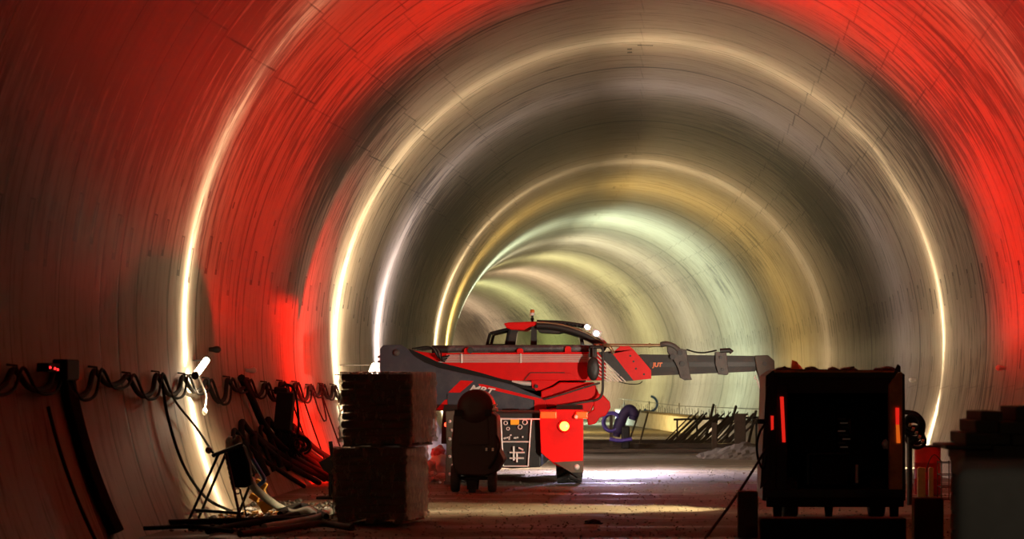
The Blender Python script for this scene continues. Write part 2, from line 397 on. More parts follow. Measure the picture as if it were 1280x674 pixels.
LENS=emis('tail_lamp_lens',(1,.42,.05),5.5,(1,.1,.02))
TUBEL=emis('lit_tube',(1,.88,.62),16.)
WLENS=emis('white_lamp_lens',(.9,.95,1.),18.)
LED=emis('red_led',(1,.02,.02),4.)
def glass():
    m=bpy.data.materials.new('cab_glass'); m.use_nodes=True; t=NT(m.node_tree); out=t.n['Material Output']
    tr=t.new('ShaderNodeBsdfTransparent'); tr.inputs[0].default_value=(.95,.985,.90,1)
    gl=t.new('ShaderNodeBsdfGlossy'); gl.inputs[0].default_value=(.8,.9,.8,1); gl.inputs['Roughness'].default_value=.08
    mx=t.new('ShaderNodeMixShader'); mx.inputs[0].default_value=.10
    t.l.new(tr.outputs[0],mx.inputs[1]); t.l.new(gl.outputs[0],mx.inputs[2]); t.l.new(mx.outputs[0],out.inputs[0]); return m
GLASS=glass()
def film():
    m=bpy.data.materials.new('stretch_film'); m.use_nodes=True; t=NT(m.node_tree); out=t.n['Material Output']; bs=t.n['Principled BSDF']
    tc=t.new('ShaderNodeTexCoord').outputs['Object']
    sp=t.new('ShaderNodeSeparateXYZ'); t.l.new(tc,sp.inputs[0])
    n=t.noise(t.vec(t.m('MULTIPLY',t.m('ADD',sp.outputs[0],sp.outputs[1]),9.),sp.outputs[1],t.m('MULTIPLY',sp.outputs[2],3.5)),1.6,5,.65)
    bs.inputs['Base Color'].default_value=(.50,.42,.30,1); bs.inputs['Roughness'].default_value=.22; bs.inputs['Specular IOR Level'].default_value=.8
    b=t.new('ShaderNodeBump'); b.inputs['Strength'].default_value=.8; b.inputs['Distance'].default_value=.03; t.put(n,b.inputs['Height']); t.put(b.outputs[0],bs.inputs['Normal'])
    tr=t.new('ShaderNodeBsdfTransparent'); mx=t.new('ShaderNodeMixShader')
    lw=t.new('ShaderNodeLayerWeight'); lw.inputs[0].default_value=.35
    f=t.m('ADD',t.m('MULTIPLY',lw.outputs['Facing'],.5),t.m('ADD',.30,t.m('MULTIPLY',t.step(n,.45,.7),.35)),None,True)
    t.put(f,mx.inputs[0]); t.l.new(tr.outputs[0],mx.inputs[1]); t.l.new(bs.outputs[0],mx.inputs[2]); t.l.new(mx.outputs[0],out.inputs[0]); return m
FILM=film()

# ================================================================ the telescopic handler
CX,CYY=(643-800)*44/F,44.0
M_=thing('telescopic_handler','red and slate telescopic handler with its boom swung across the tunnel','construction vehicle',(CX,CYY,0))
YB=43.3   # near face of the boom
# boom
boom=MB().prism([(513,438),(540,441.5),(757,440),(757,475.5),(700,476),(640,476),(600,470),(560,459),(530,448)],YB,.5).build('boom',REDP,M_,bevel=.01)
MB().prism([(655,475),(663,466.5),(714,466.5),(724,475)],YB-.02,.03).build('boom_side_plate',REDP,boom,bevel=.005)
b=MB().tube([P(655,475.5,YB-.03),P(663,466,YB-.03),P(706,466,YB-.03)],.008,6); b.build('plate_edge_weld',CLAMP,boom)
pv=MB().prism([(664,475),(700,475),(690,482),(676,488),(670,489),(665,486)],YB-.03,.12).build('pivot_lug',REDP,boom,bevel=.008)
MB().cyl(P(670.5,483,YB-.08),P(670.5,483,YB),.032).build('pin',DARK,pv)
r=MB().tube([P(548,436.5,YB+.1),P(600,436,YB+.1),P(742,435.5,YB+.1)],.065,14); rail=r.build('boom_top_cylinder',RAILM,M_)
lg=MB(); lg.cyl(P(540,437,YB+.1),P(560,437,YB+.1),.075); lg.build('cylinder_collar',DARK,rail)
for (x0,x1,y0) in ((580,590,435),(646,654,435.5),(706,714,433)):
    MB().prism([(x0,y0+7.5),(x0,y0+2),(x0+2,y0),(x1-2,y0),(x1,y0+2),(x1,y0+7.5)],YB-.02,.12).build('rail_lug',REDP,boom,bevel=.004)
MB().cyl(P(588,438,YB-.05),P(588,438,YB+.05),.055).build('lug_roller',DARK,boom)
for k in range(6):
    y=444+k*1.75
    MB().tube([P(558-k*2,y,YB-.03),P(650,y-.2,YB-.03),P(741,y-.4,YB-.03)],.0085,6).build('hydraulic_pipe',SILVER,M_)
for x in (577,651,735):
    MB().box(P(x,448,YB-.045),(.03,.03,.165)).build('pipe_clamp',SILVER,M_,bevel=.003)
for k in range(5):
    a=[P(515+k*3,436+k*.4,YB-.1),P(536+k*3,433.5+k*.8,YB-.16),P(544+k*2,441+k*1.5,YB-.18),P(549+k,447+k,YB-.12),P(562-k*1.5,444.5+k*1.9,YB-.03)]
    MB().tube(spl(a,8),.013,8).build('hydraulic_hose',CLAMP if k%2 else HOSE,M_)
for k in range(6):
    a=[P(741,444+k*1.75,YB-.03),P(748+k*.5,447+k*1.8,YB-.05),P(760-k*1.8+k*6,470-k*.2,YB-.07),P(764+k*5,477.5,YB-.05)]
    MB().tube([P(746-k*.6,443+k*4.6,YB-.05),P(782-k*4.4,477.3,YB-.05)],.012,6).build('diagonal_pipe',SILVER,M_)
hd=MB().prism([(757,443),(768,439),(775,433),(786,432.5),(792,437),(814,463),(814,473.5),(790,476),(757,441)],YB-.04,.6).build('boom_head_plate',REDP,M_,bevel=.012)
MB().prism([(748,440),(764,440),(792,476),(778,477),(757,452)],YB-.045,.02).build('dark_panel',DARK,M_)
for (x,y) in ((788,445),(792,452),(795,461),(805,468),(775,470)): MB().cyl(P(x,y,YB-.06),P(x,y,YB-.02),.018,10).build('bolt',DARK,hd)
MB().tube(spl([P(772,477,YB-.04),P(785,480,YB-.05),P(798,480,YB-.05),P(803,477,YB-.04)]),.008,6).build('slack_cable',HOSE,M_)
# telescoping sections
inner=MB().prism([(792,443.5),(945,445.5),(945,463.5),(800,470)],YB+.06,.34).build('inner_boom',BROWN,M_,bevel=.01)
MB().prism([(812,453),(944,452.5),(944,458),(812,459)],YB+.045,.03).build('boom_groove_strip',DARK,inner)
MB().prism([(812,465.5),(944,461.5),(944,464.5),(812,470)],YB+.04,.3).build('boom_lower_flange',BROWN,inner)
MB().prism([(800,443),(944,445),(944,447.5),(800,446)],YB+.04,.3).build('boom_upper_flange',BROWN,inner)
c1=MB().prism([(834,432),(842,434),(858,437.5),(860,452),(863,470),(865,475),(856,475.5),(850,472),(848,462),(842,450),(834,440)],YB-.03,.5).build('boom_bracket',CLAMP,M_,bevel=.01)
for (x,y) in ((841,446),(853,455),(850,441)): MB().cyl(P(x,y,YB-.07),P(x,y,YB),.05,16).build('bracket_pin',DARK,c1)
MB().tube(spl([P(826,431,YB),P(833,430,YB-.02),P(842,433,YB),P(848,438,YB)]),.05,10).build('hose_guide',CLAMP,c1)
c2=MB().prism([(894,440),(908,440),(911,467),(909,469),(898,468),(894,455)],YB-.03,.5).build('boom_bracket',CLAMP,M_,bevel=.01)
for (x,y) in ((901,447),(903,462)): MB().cyl(P(x,y,YB-.06),P(x,y,YB),.03,12).build('bracket_pin',DARK,c2)
MB().tube([P(900,439,YB),P(912,438,YB),P(915,441,YB)],.045,10).build('hose_roller',DARK,c2)
MB().tube(spl([P(858,437,YB),P(868,440,YB),P(880,441,YB),P(896,438,YB)]),.014,8).build('hydraulic_hose',HOSE,M_)
MB().tube([P(742,431.5,YB+.02),P(790,432,YB+.02),P(831,432,YB+.02)],.03,12).build('top_rod',BRASSY,M_)
MB().cyl(P(811,432,YB+.02),P(813,432,YB+.02),.045).build('rod_coupling',BRASSY,M_)
tip=MB().prism([(943,444.5),(960,444),(968,451),(969,470),(967,492),(962,503),(957,497),(951,480),(946,462)],YB-.02,.42).build('boom_tip',TIPM,M_,bevel=.012)
MB().cyl(P(956,455,YB-.05),P(956,455,YB+.02),.035).build('tip_pin',DARK,tip)
MB().cyl(P(961,495,YB-.05),P(961,495,YB+.02),.035).build('tip_pin',DARK,tip)
MB().prism([(958,462),(963,462),(962,488),(959,486)],YB-.03,.03).build('tip_slot',DARK,tip)
MB().tube(spl([P(945,469,YB-.1),P(943,473,YB-.12),P(946,475,YB-.12),P(949,484,YB-.12),P(955,500,YB-.12),P(960,508,YB-.12),P(961,520,YB-.12),P(961,532,YB-.12)]),.012,8).build('white_cable',WHITE,M_)
def text(s,px,py,d,h,mt,parent,shear=.0,rot=0,off=.004,name='lettering',ext=.006,xs=1.):
    cu=bpy.data.curves.new('lettering_curve','FONT'); cu.body=s; cu.size=h*1.38; cu.extrude=ext; cu.offset=off; cu.shear=shear
    to=bpy.data.objects.new('tmp',cu); C.objects.link(to); bpy.context.view_layer.update()
    me=bpy.data.meshes.new_from_object(to.evaluated_get(bpy.context.evaluated_depsgraph_get())); bpy.data.objects.remove(to)
    m=Matrix.Rotation(rot,4,'Y') @ Matrix.Rotation(PI/2,4,'X') @ Matrix.Diagonal((xs,1,1,1)); me.transform(m)
    me.materials.clear(); me.materials.append(mt)
    o=bpy.data.objects.new(name,me); C.objects.link(o); o.parent=parent; o.location=P(px,py,d)-ROOT[parent.name]; return o
text('JUT',816,458.6,YB+.035,.075,ORANGE,inner,.1)
# turret side frames in slate with the red flash and letters
fr=[(475,474),(475,436),(479,431.5),(501,431),(508,435),(516,444),(530,453),(548,460),(575,466),(600,471),(640,481),(677,497),(676,515),(560,514),(537,513),(533,480)]
tf=MB().prism(fr,YB-.28,.10).build('turret_side_frame',SLATE,M_,bevel=.01)
MB().prism(fr,YB+.66,.10).build('turret_side_frame',SLATE,M_,bevel=.01)
MB().prism([(476,436),(500,432.5),(500,470),(476,473)],YB-.2,.9).build('counterweight',SLATE,M_,bevel=.03)
MB().prism([(536,470),(660,490),(672,512),(540,512)],YB-.15,.8).build('turret_body',DARK,M_,bevel=.02)
MB().prism([(510,436),(520,440),(545,452),(600,466),(668,486),(668,489),(600,473.5),(545,460),(520,451)],YB-.24,.2).build('frame_shadow_strip',BLACK,M_)  # black strip standing in for shade along the frame's upper edge
MB().prism([(560,491),(576,475.5),(592,476.5),(575,491)],YB-.285,.012).build('red_flash',REDP,tf)
MB().prism([(545,512.5),(556,500),(562,499.5),(559,513)],YB-.285,.012).build('red_flash',REDP,tf)
MB().prism([(598,480),(604,480.5),(678,499),(678,502),(672,501),(600,484)],YB-.29,.02).build('red_stripe',REDP,tf)
MB().prism([(559,492),(580,491.5),(581,513),(560,514)],YB-.30,.03).build('access_hatch',SLATE,tf,bevel=.005)
MB().box(P(620,514.2,YB-.3),(1.6,.06,.03)).build('frame_lower_edge',SILVER,tf)
text('MRT',586,488.5,YB-.30,.115,WHITE,tf,.35,.17,.004,xs=1.3)
for (x,y) in ((495,441),(541,491)):
    MB().lathe(P(x,y,YB-.32),(0,1,0),[(.03,0),(.055,.01),(.065,.04)],8).build('frame_bolt',CLAMP,tf)
for (x,y) in ((478,452),(478,446)): MB().cyl(P(475,y,YB-.2),P(472,y,YB-.2),.02,8).build('side_bolt',CLAMP,tf)
# boom lift ram under the boom
MB().tube([P(600,474,YB+.1),P(668,478,YB+.1)],.07,14).build('lift_ram',DARK,M_)
MB().tube([P(640,478,YB+.02),P(664,480,YB+.02)],.04,12).build('ram_rod',SILVER,M_)
# upper carriage to the right, below the boom
MB().prism([(676,489),(690,484),(700,478),(742,478),(748,492),(738,515),(676,515)],YB-.1,.7).build('upper_carriage',REDP,M_,bevel=.02)
MB().tube(spl([P(674,501,YB-.25),P(700,494,YB-.3),P(735,483,YB-.35),P(750,479,YB-.35)]),.016,8).build('handrail',CLAMP,M_)
MB().tube(spl([P(679,511,YB-.25),P(710,506,YB-.3),P(742,501,YB-.35)]),.018,8).build('handrail',CLAMP,M_)
MB().prism([(668,500),(680,500),(684,514),(668,514)],YB-.3,.1).build('rail_bracket',REDP,M_)
# arm and mirror at the right
MB().tube(spl([P(753.5,434,YB-.35),P(753.5,470,YB-.35),P(753,490,YB-.35),P(749,498,YB-.35),P(741,501.5,YB-.35)]),.022,8).build('mirror_arm',DARK,M_)
MB().tube([P(738,434,YB-.35),P(754,434,YB-.35)],.03,8).build('mirror_bracket',DARK,M_)
mi=MB().lathe(P(741.5,461,YB-.42),(0,1,0),[(.02,0),(.10,.0),(.11,.02),(.10,.05),(.02,.06)],24)
for v in mi.v: v.z=CAMZ+(v.z-P(0,461,YB).z)*1.9+P(0,461,YB).z-CAMZ
mi.build('mirror',DARK,M_)
MB().tube([P(741,434,YB-.37),P(741.5,450,YB-.38)],.02,8).build('mirror_stem',DARK,M_)
MB().prism([(736,433),(746,433),(746,447),(736,447)],YB-.3,.15).build('valve_block',DARK,M_)
MB().tube(spl([P(755,431,YB-.2),P(762,434,YB-.25),P(767,442,YB-.2)]),.03,8).build('cable_guide',BRASSY,M_)
MB().prism([(742,494),(752,492),(762,503),(763,510),(757,520),(750,522),(744,530),(735,532),(733,518),(742,512)],YB+.1,.45).build('fender_arm',REDP,M_,bevel=.02)
# chassis
YR=41.45
ch=MB().prism([(560,516),(676,516),(676,584),(640,586),(622,584),(575,584),(560,560)],YR+.15,5.3).build('chassis',DARK,M_,bevel=.02)
MB().lathe(P(640,514,YB+.3)+Vector((0,0,-.05)),(0,0,1),[(.55,0),(.6,.03),(.6,.1),(.5,.12)],30).build('turntable_ring',DARK,M_)
MB().prism([(674,512),(729,512),(729,591),(716,591),(692,580),(676,566)],YR,.18).build('rear_plate',REDP,M_,bevel=.01)
MB().prism([(692,578),(729,576),(729,591),(714,591)],YR-.03,.05).build('lower_gusset',TIPM,M_,bevel=.006)
MB().lathe(P(721,584,YR-.06),(0,1,0),[(.02,0),(.045,.01),(.05,.03)],10).build('gusset_bolt',SILVER,M_)
tl=MB().lathe(P(705.5,533,YR-.07),(0,1,0),[(.001,0),(.05,.003),(.075,.02),(.08,.05)],26).build('tail_lamp',LENS,M_)
MB().torus(P(705.5,533,YR-.02),(0,1,0),.095,.018).build('lamp_bezel',REDP,tl)
for (x0,x1,y) in ((675,696,519),(720,735,519)):
    MB().rbox((P(x0,y,YR-.05)+P(x1,y,YR-.05))/2,((x1-x0)*YR/F,.07,.12),.02).build('orange_marker_lamp',ORANGE,M_)
MB().lathe(P(720.5,521,YR-.09),(0,1,0),[(.02,0),(.035,.01),(.04,.03)],12).build('hook_bolt',SILVER,M_)
# control cabinet
cab=MB().prism([(626,524),(664,524),(662,583),(629,583)],YR-.02,.2).build('control_cabinet',DARK,M_,bevel=.008)
for a in (((626,524),(665,524)),((626,524),(629,583)),((664,524),(660,583)),((629,583),(660,583)),((627,552.5),(663,552.5)),((618,523.5),(675,524))):
    MB().tube([P(*a[0],YR-.05),P(*a[1],YR-.05)],.014,6).build('cabinet_trim',SILVER,cab)
MB().box(P(643.5,527.5,YR-.05),(.145,.02,.10)).build('yellow_sticker',YSTK,cab)
for (x,y,r_) in ((632,529,.03),(656,528,.04),(650,534,.035),(635,536,.025)):
    MB().torus(P(x,y,YR-.05),(0,1,0),r_,.008,16,6).build('control_dial',SILVER,cab)
random.seed(3)
for k in range(10):
    x=630+random.random()*28; y=544+random.random()*5
    MB().box(P(x,y,YR-.06),(.03,.03,.025),(0,random.random()*3,0)).build('control_lever',SILVER,cab)
for a in (((637,566),(656,566)),((642,558),(642,576)),((637,573),(655,573)),((648,560),(654,563)),((646,566),(646,578))):
    MB().tube([P(*a[0],YR-.06),P(*a[1],YR-.06)],.017,6).build('inner_pipe',SILVER,cab)
MB().prism([(618,526),(627,526),(629,582),(619,560)],YR,.1).build('cabinet_side_panel',SLATE,M_)
# wheels
def wheel(px,d,sgn):
    w_=.45; rr=.60; x=(px-VX)*d/F; c=Vector((x,d,rr))
    b=MB(); prof=[(.30,-w_/2+.03),(rr-.10,-w_/2),(rr-.045,-w_/2+.05),(rr-.03,0),(rr-.045,w_/2-.05),(rr-.10,w_/2),(.30,w_/2-.03)]
    b.lathe(c,(1,0,0),prof,40)
    for k in range(22):
        for s in (-1,1):
            a=2*PI*(k+.5*(s>0))/22; ax=Vector((1,0,0)); rad=Vector((0,math.cos(a),math.sin(a))); tan=Vector((0,-math.sin(a),math.cos(a)))
            dv=(ax*s+tan*.9).normalized(); n2=rad.cross(dv).normalized(); Mx=Matrix((dv,n2,rad)).transposed()
            b.box(c+rad*(rr-.045)+ax*s*w_*.22+tan*.045,(.26,.055,.085),M=Mx)
    o=b.build('wheel',RUB,M_)
    MB().lathe(c+Vector((sgn*.12,0,0)),(sgn,0,0),[(.31,0),(.29,.05),(.12,.03),(.10,.09),(.02,.10)],24).build('rim',CLAMP,o)
for (px,d,s) in ((712,42.45,1),(577,42.45,-1),(713,45.6,1),(587,45.6,-1)): wheel(px,d,s)
for x0,x1 in ((556,592),(696,728)):
    b=MB(); xx=(x0+x1)/2
    for k in range(9):
        a=PI*(.1+.8*k/8); c=Vector(((xx-VX)*42.45/F,42.45,.6)); q=c+Vector((0,math.cos(a)*.74,math.sin(a)*.74))
        b.box(q,((x1-x0)*42.45/F,.27,.03),(a-PI/2,0,0))
    b.build('mudguard',DARK,M_)
# stabiliser at the left rear corner
MB().prism([(557,514),(570,514),(569,560),(571,604),(556,604),(558,560)],YR+.02,.12).build('stabiliser_leg',TIPM,M_,bevel=.01)
MB().prism([(555,602),(573,602),(573,606),(555,606)],YR-.08,.35).build('stabiliser_foot',CLAMP,M_)
for k in range(7):
    MB().lathe(P(562+(k%2)*3,527+k*11,YR-.0),(0,1,0),[(.015,0),(.03,.01),(.03,.03)],8).build('stabiliser_bolt',SILVER,M_)
MB().lathe(P(558,531,YR+.05),(0,1,0),[(.001,0),(.03,.003),(.04,.03)],16).build('tail_lamp',emis('side_tail_lens',(1,.05,.02),6.,(1,.1,.02)),M_)
# cab
YC=44.1; YD=45.2
def frame2(name,pts,r_,mt,close=False):
    for y in (YC,YD):
        q=[P(px,py,YC)+Vector((0,y-YC,0)) for px,py in pts]
        MB().tube(spl(q,6) if len(pts)>2 else q,r_,8).build(name,mt,M_)
MB().prism([(612,434),(735,434),(728,500),(620,500)],YC,YD-YC).build('cab_body',DARK,M_,bevel=.02)
for a in (((608.5,433),(612.5,417)),((612.5,417),(637,411)),((637,411),(632,433)),((608.5,432),(634,432))):
    frame2('window_post',a,.028,BLACK)
MB().prism([(610,432),(613,418),(636,412.5),(632,432)],YC+.02,.01).build('side_window',GLASS,M_)
MB().prism([(610,432),(613,418),(636,412.5),(632,432)],YD,.01).build('side_window',GLASS,M_)
for y in (YC-.01,YD):
    MB().prism([(633,433),(637,411),(649,411),(646,418),(644,433)],y,.05).build('cab_pillar',DARK,M_)
    MB().prism([(663,433),(664,409),(671,408),(671,433)],y,.05).build('cab_pillar',DARK,M_)
    MB().prism([(726,433),(724,421),(728,420),(731,433)],y,.04).build('cab_pillar',DARK,M_)
    MB().prism([(645,432),(648,414),(664,414),(664,432)],y+.02,.01).build('side_window',GLASS,M_)
    MB().prism([(671,432),(671,414),(702,415),(722,421),(726,432)],y+.02,.01).build('side_window',GLASS,M_)
MB().prism([(629.5,404.5),(636,403),(671,402),(671,406.5),(662,409),(655,413),(640,412.5),(633,410)],YC-.05,YD-YC+.15).build('cab_roof',REDP,M_,bevel=.02)
MB().prism([(669,409),(672,405),(700,409),(704,415),(698,417),(674,416)],YC-.02,.9).build('roof_lining',DARK,M_,bevel=.01)
gd=[(671,404),(690,405),(710,409),(730,416),(745,424),(757,431)]
for y in (YC-.04,YD+.06):
    MB().tube(spl([P(x,yy+3,YC)+Vector((0,y-YC,0)) for x,yy in gd],6),.075,10).build('roof_guard',DARK,M_)
b=MB(); b.tube(spl([P(x,yy-.5,YC)+Vector((0,-.08,0)) for x,yy in gd],6),.022,8); b.build('guard_edge_pipe',BRASSY,M_)
gb=MB()
for k in range(11):
    x=676+k*5; y=402.3+(k*.28)**2*.5
    gb.box(P(x,y+1,YC)+Vector((0,.5,0)),(.03,1.15,.03))
gb.tube(spl([P(671,402,YC),P(700,403,YC),P(720,405.5,YC),P(733,408,YC)]),.03,8)
gb.tube(spl([P(671,402,YC)+Vector((0,1.1,0)),P(700,403,YC)+Vector((0,1.1,0)),P(720,405.5,YC)+Vector((0,1.1,0)),P(733,408,YC)+Vector((0,1.1,0))]),.03,8)
gb.build('roof_grille',DARK,M_)
bc=MB().lathe(P(664.5,394,YC)+Vector((0,.3,0)),(0,0,1),[(.042,0),(.045,.02),(.045,.05),(.03,.052)],18).build('beacon',WHITE,M_)
MB().lathe(P(664.5,394,YC)+Vector((0,.3,.05)),(0,0,1),[(.04,0),(.042,.03),(.035,.055),(.01,.06)],18).build('beacon_lens',ORANGE,bc)
MB().cyl(P(664.5,403,YC)+Vector((0,.3,0)),P(664.5,394,YC)+Vector((0,.3,0)),.02,8).build('beacon_stem',DARK,bc)
MB().box(P(664.5,398.5,YC)+Vector((0,.3,0)),(.06,.06,.04)).build('beacon_clamp',DARK,bc)
for (x,y,s_) in ((734.5,409,.055),(746,417,.07)):
    l=MB().rbox(P(x,y,YC-.1),(s_*2.4,.12,s_*1.9),.02,(0,.35,0)).build('work_lamp',WHITE if x>740 else SILVER,M_)
    MB().lathe(P(x-.5,y,YC-.165),(0,-1,0),[(s_*.75,0),(s_*.5,.01),(.001,.015)],18).build('lamp_lens',WLENS if x<740 else emis('work_lens_soft',(.8,.9,1),2.5),l)
MB().tube([P(749,421,YC-.1),P(760,432,YC-.15)],.022,8).build('lamp_stay',SILVER,M_)
# ================================================================ pallets of sacks
def pallet(loc,yaw,label,lh,seed,wd=.88,dp=1.15,lay=8):
    random.seed(seed)
    t=thing('pallet_of_sacks',label,'wrapped pallet',loc,'film-wrapped pallets of sacks'); L=Vector(loc)
    pb=MB()
    for x in (-.33,0,.33): pb.box(L+Vector((x*wd/.8,0,.022)),(.11,dp,.02))
    for k in range(6): pb.box(L+Vector((0,-dp/2+.06+k*(dp-.12)/5,.125)),(wd,.11,.022))
    for x in (-.33,0,.33): pb.box(L+Vector((x*wd/.8,0,.104)),(.10,dp,.02))
    for x in (-.33,0,.33):
        for y in (-.45,0,.45): pb.box(L+Vector((x*wd/.8,y*dp/1.1,.064)),(.11,.13,.065))
    pb.build('pallet',PALW,t)
    h=lh/lay; src=None
    for k in range(lay):
        for i in (0,1):
            for j in (0,1):
                c=Vector(((i-.5)*(wd/2-.005)+random.uniform(-.012,.012),(j-.5)*(dp/2-.01)+random.uniform(-.01,.01),.14+h*(k+.5)))
                if src is None:
                    bm=bmesh.new(); bmesh.ops.create_cube(bm,size=1); bmesh.ops.subdivide_edges(bm,edges=bm.edges[:],cuts=5,use_grid_fill=True)
                    vs=[]
                    for v in bm.verts:
                        p=v.co*2; e=(1-abs(p.x)**6)*(1-abs(p.y)**6)
                        z=p.z*(.93+.07*e); n_=.05*noise.noise(p*1.7+Vector((seed,0,0)))
                        vs.append(Vector((p.x*(1-.06*p.z*p.z)*wd/4*.99,p.y*(1-.05*p.z*p.z)*dp/4*.99,(z+n_)*h/2*1.0)))
                    bm.verts.index_update(); b=MB(); b.add([L+q for q in vs],[[v.index for v in f.verts] for f in bm.faces],True); bm.free()
                    src=b.build('sack',SACK,t); src.location=c
                else:
                    o=src.copy(); C.objects.link(o); o.parent=t; o.location=c
                    o.rotation_euler=(0,random.uniform(-.015,.015),random.choice((0,PI))+random.uniform(-.02,.02))
    # film: a wrinkled shell that stops short of the pallet's feet
    bm=bmesh.new(); bmesh.ops.create_cube(bm,size=1); bmesh.ops.subdivide_edges(bm,edges=bm.edges[:],cuts=23,use_grid_fill=True)
    bmesh.ops.delete(bm,geom=[f for f in bm.faces if f.calc_center_median().z<-.499],context='FACES')
    bm.verts.index_update(); vs=[]
    for v in bm.verts:
        p=v.co*2; q=Vector((p.x*(wd/2+.022),p.y*(dp/2+.022),0)); zz=.06+(lh+.10)*(p.z*.5+.5)
        rc=max(0,abs(p.x)+abs(p.y)-1.86)*.16; q.x*=1-rc; q.y*=1-rc
        wr=.016*math.sin(zz/h*2*PI+1)+.022*noise.noise(Vector((p.x*6,p.y*6,p.z*2.2+seed)))+.012*noise.noise(Vector((p.x*17,p.y*17,p.z*4)))
        if abs(p.z)<.999: q.x+=math.copysign(wr,p.x) if abs(p.x)>.99 else 0; q.y+=math.copysign(wr,p.y) if abs(p.y)>.99 else 0
        else: zz+=.02*noise.noise(Vector((p.x*4,p.y*4,seed)))
        if p.z<-.85: q*=1+.05*(-.85-p.z)/.15*(1+noise.noise(Vector((p.x*9,p.y*9,seed))))
        vs.append(L+Vector((q.x,q.y,zz)))
    b=MB(); b.add(vs,[[v.index for v in f.verts] for f in bm.faces],True); bm.free(); b.build('plastic_wrap',FILM,t)
    t.rotation_euler=(0,0,yaw); return t
pallet((-3.24,30.55,0),-.15,'lower of two stacked film-wrapped sack pallets, standing on the ground',.79,1)
pallet((-3.15,30.55,.945),-.18,'upper film-wrapped sack pallet, resting on top of the other one',.77,2)

# ================================================================ dark wheeled mixer in front of the handler
t=thing('site_compressor','dark wheeled site compressor with round tank, in front of the handler','compressor',(-2.63,38.9,0)); d=38.9
MB().prism([(567,518),(574,514),(612,514),(621,520),(622,560),(630,575),(622,590),(606,596),(574,594),(566,585),(564,560)],d-.25,.9).build('body',MAROON,t,bevel=.03)
MB().lathe(P(595,509.5,d)+Vector((0,-.3,0)),(0,1,0),[(.10,0),(.24,.02),(.285,.08),(.29,.2),(.29,.75),(.24,.85),(.1,.88)],34).build('tank',MAROON,t)
MB().box(P(575,516,d)+Vector((0,-.1,0)),(.12,.5,.1)).build('tank_cradle',BLACK,t)
MB().box(P(612,516,d)+Vector((0,-.1,0)),(.10,.5,.1)).build('tank_cradle',BLACK,t)
v_=MB(); v_.cyl(P(614,512,d-.2),P(622,512,d-.2),.035,10); v_.cyl(P(618,516,d-.2),P(618,506,d-.2),.025,10); v_.torus(P(618,506,d-.2),(0,0,1),.04,.01,16,6); v_.build('valve',SILVER,t)
for x in (569,615):
    b=MB().lathe(Vector(((x-VX)*d/F-.06,d,.22)),(1,0,0),[(.10,0),(.2,.0),(.22,.03),(.22,.10),(.2,.13),(.1,.13)],26); w_=b.build('wheel',RUB,t)
    MB().lathe(Vector(((x-VX)*d/F-.07,d,.22)),(1,0,0),[(.03,0),(.10,.02),(.10,.13),(.03,.15)],16).build('hub',DARK,w_)
MB().cyl(Vector(((569-VX)*d/F,d,.22)),Vector(((615-VX)*d/F,d,.22)),.03,10).build('axle',DARK,t)
MB().prism([(582,590),(600,590),(598,612),(584,612)],d+.3,.06).build('front_stand',BLACK,t)
for k in range(4): MB().box(P(604+k*4,560+(k%2)*2,d-.27),(.03,.03,.05)).build('fitting',SILVER if k%2 else DARK,t)
MB().prism([(585,600),(596,600),(594,620),(586,620)],d-.15,.05).build('rest_plate',BLACK,t)
MB().tube(spl([P(618,540,d-.2),P(624,556,d-.3),P(619,574,d-.3),P(611,586,d-.28)]),.02,8).build('hose',HOSE,t)
MB().prism([(576,524),(610,524),(612,556),(574,556)],d-.27,.03).build('service_door',MAROON,t,bevel=.008)

# ================================================================ generator set on the right
G=31.0
t=thing('site_generator','large dark open-backed generator enclosure with ochre right post','generator',((1045-VX)*G/F,G+.7,0))
def gp(name,pts,d,th,mt,par=None,bv=.01): return MB().prism(pts,d,th).build(name,mt,par or t,bevel=bv)
gp('left_side_wall',[(957,470),(966,463),(972,470),(970,612),(953,614)],G,1.5,MAROON)
gp('right_post',[(1111,482),(1122,466),(1128,465),(1128,616),(1112,614)],G-.02,.16,OCHRE)
gp('right_side_wall',[(1127,466),(1131,468),(1132,617),(1127,617)],G,1.5,DARK)
gp('roof',[(966,463),(972,461),(1120,463),(1127,468),(1118,474),(966,472)],G,1.5,DARK)
gp('top_rail',[(968,463),(1118,464),(1118,466),(968,466)],G-.02,.06,OCHRE)
gp('header_beam',[(969,470),(1116,470),(1111,492),(969,492)],G+.06,.12,MAROON)
gp('left_post',[(969,480),(985,480),(984,614),(970,614)],G+.03,.14,MAROON)
gp('rear_bulkhead',[(968,472),(1125,472),(1125,614),(966,614)],G+1.3,.05,BLACK)
gp('floor_tray',[(953,612),(1132,612),(1132,626),(953,626)],G-.03,1.5,DARK)
gp('left_door_edge',[(957,486),(962,480),(962,600),(950,612)],G-.03,.05,MAROON)
gp('inner_cabinet',[(990,500),(1045,500),(1045,566),(990,566)],G+.5,.6,BLACK)
e=gp('engine_block',[(1046,510),(1078,505),(1090,520),(1090,590),(1050,600)],G+.35,.8,BLACK,None,.04)
for k in range(8): MB().box(P(1052+(k%3)*3,524+k*5,G+.33),(.10,.03,.018)).build('cooling_fin',SILVER if k%2 else CLAMP,e)
gp('battery_frame_top',[(1008,566),(1062,566),(1062,569),(1008,569)],G+.3,.3,DARK)
gp('battery_frame_side',[(1008,566),(1012,566),(1012,606),(1008,606)],G+.3,.3,DARK)
gp('battery_box',[(1014,571),(1060,571),(1060,606),(1014,606)],G+.33,.3,BLACK)
MB().cyl(P(1071,604,G+.2),P(1071,581,G+.2),.022,10).build('drain_pipe',SILVER,t)
MB().ball(P(1107,556,G+.15),.05,(1,.5,1.2),8,.6,3).build('shiny_plug',SILVER,t)
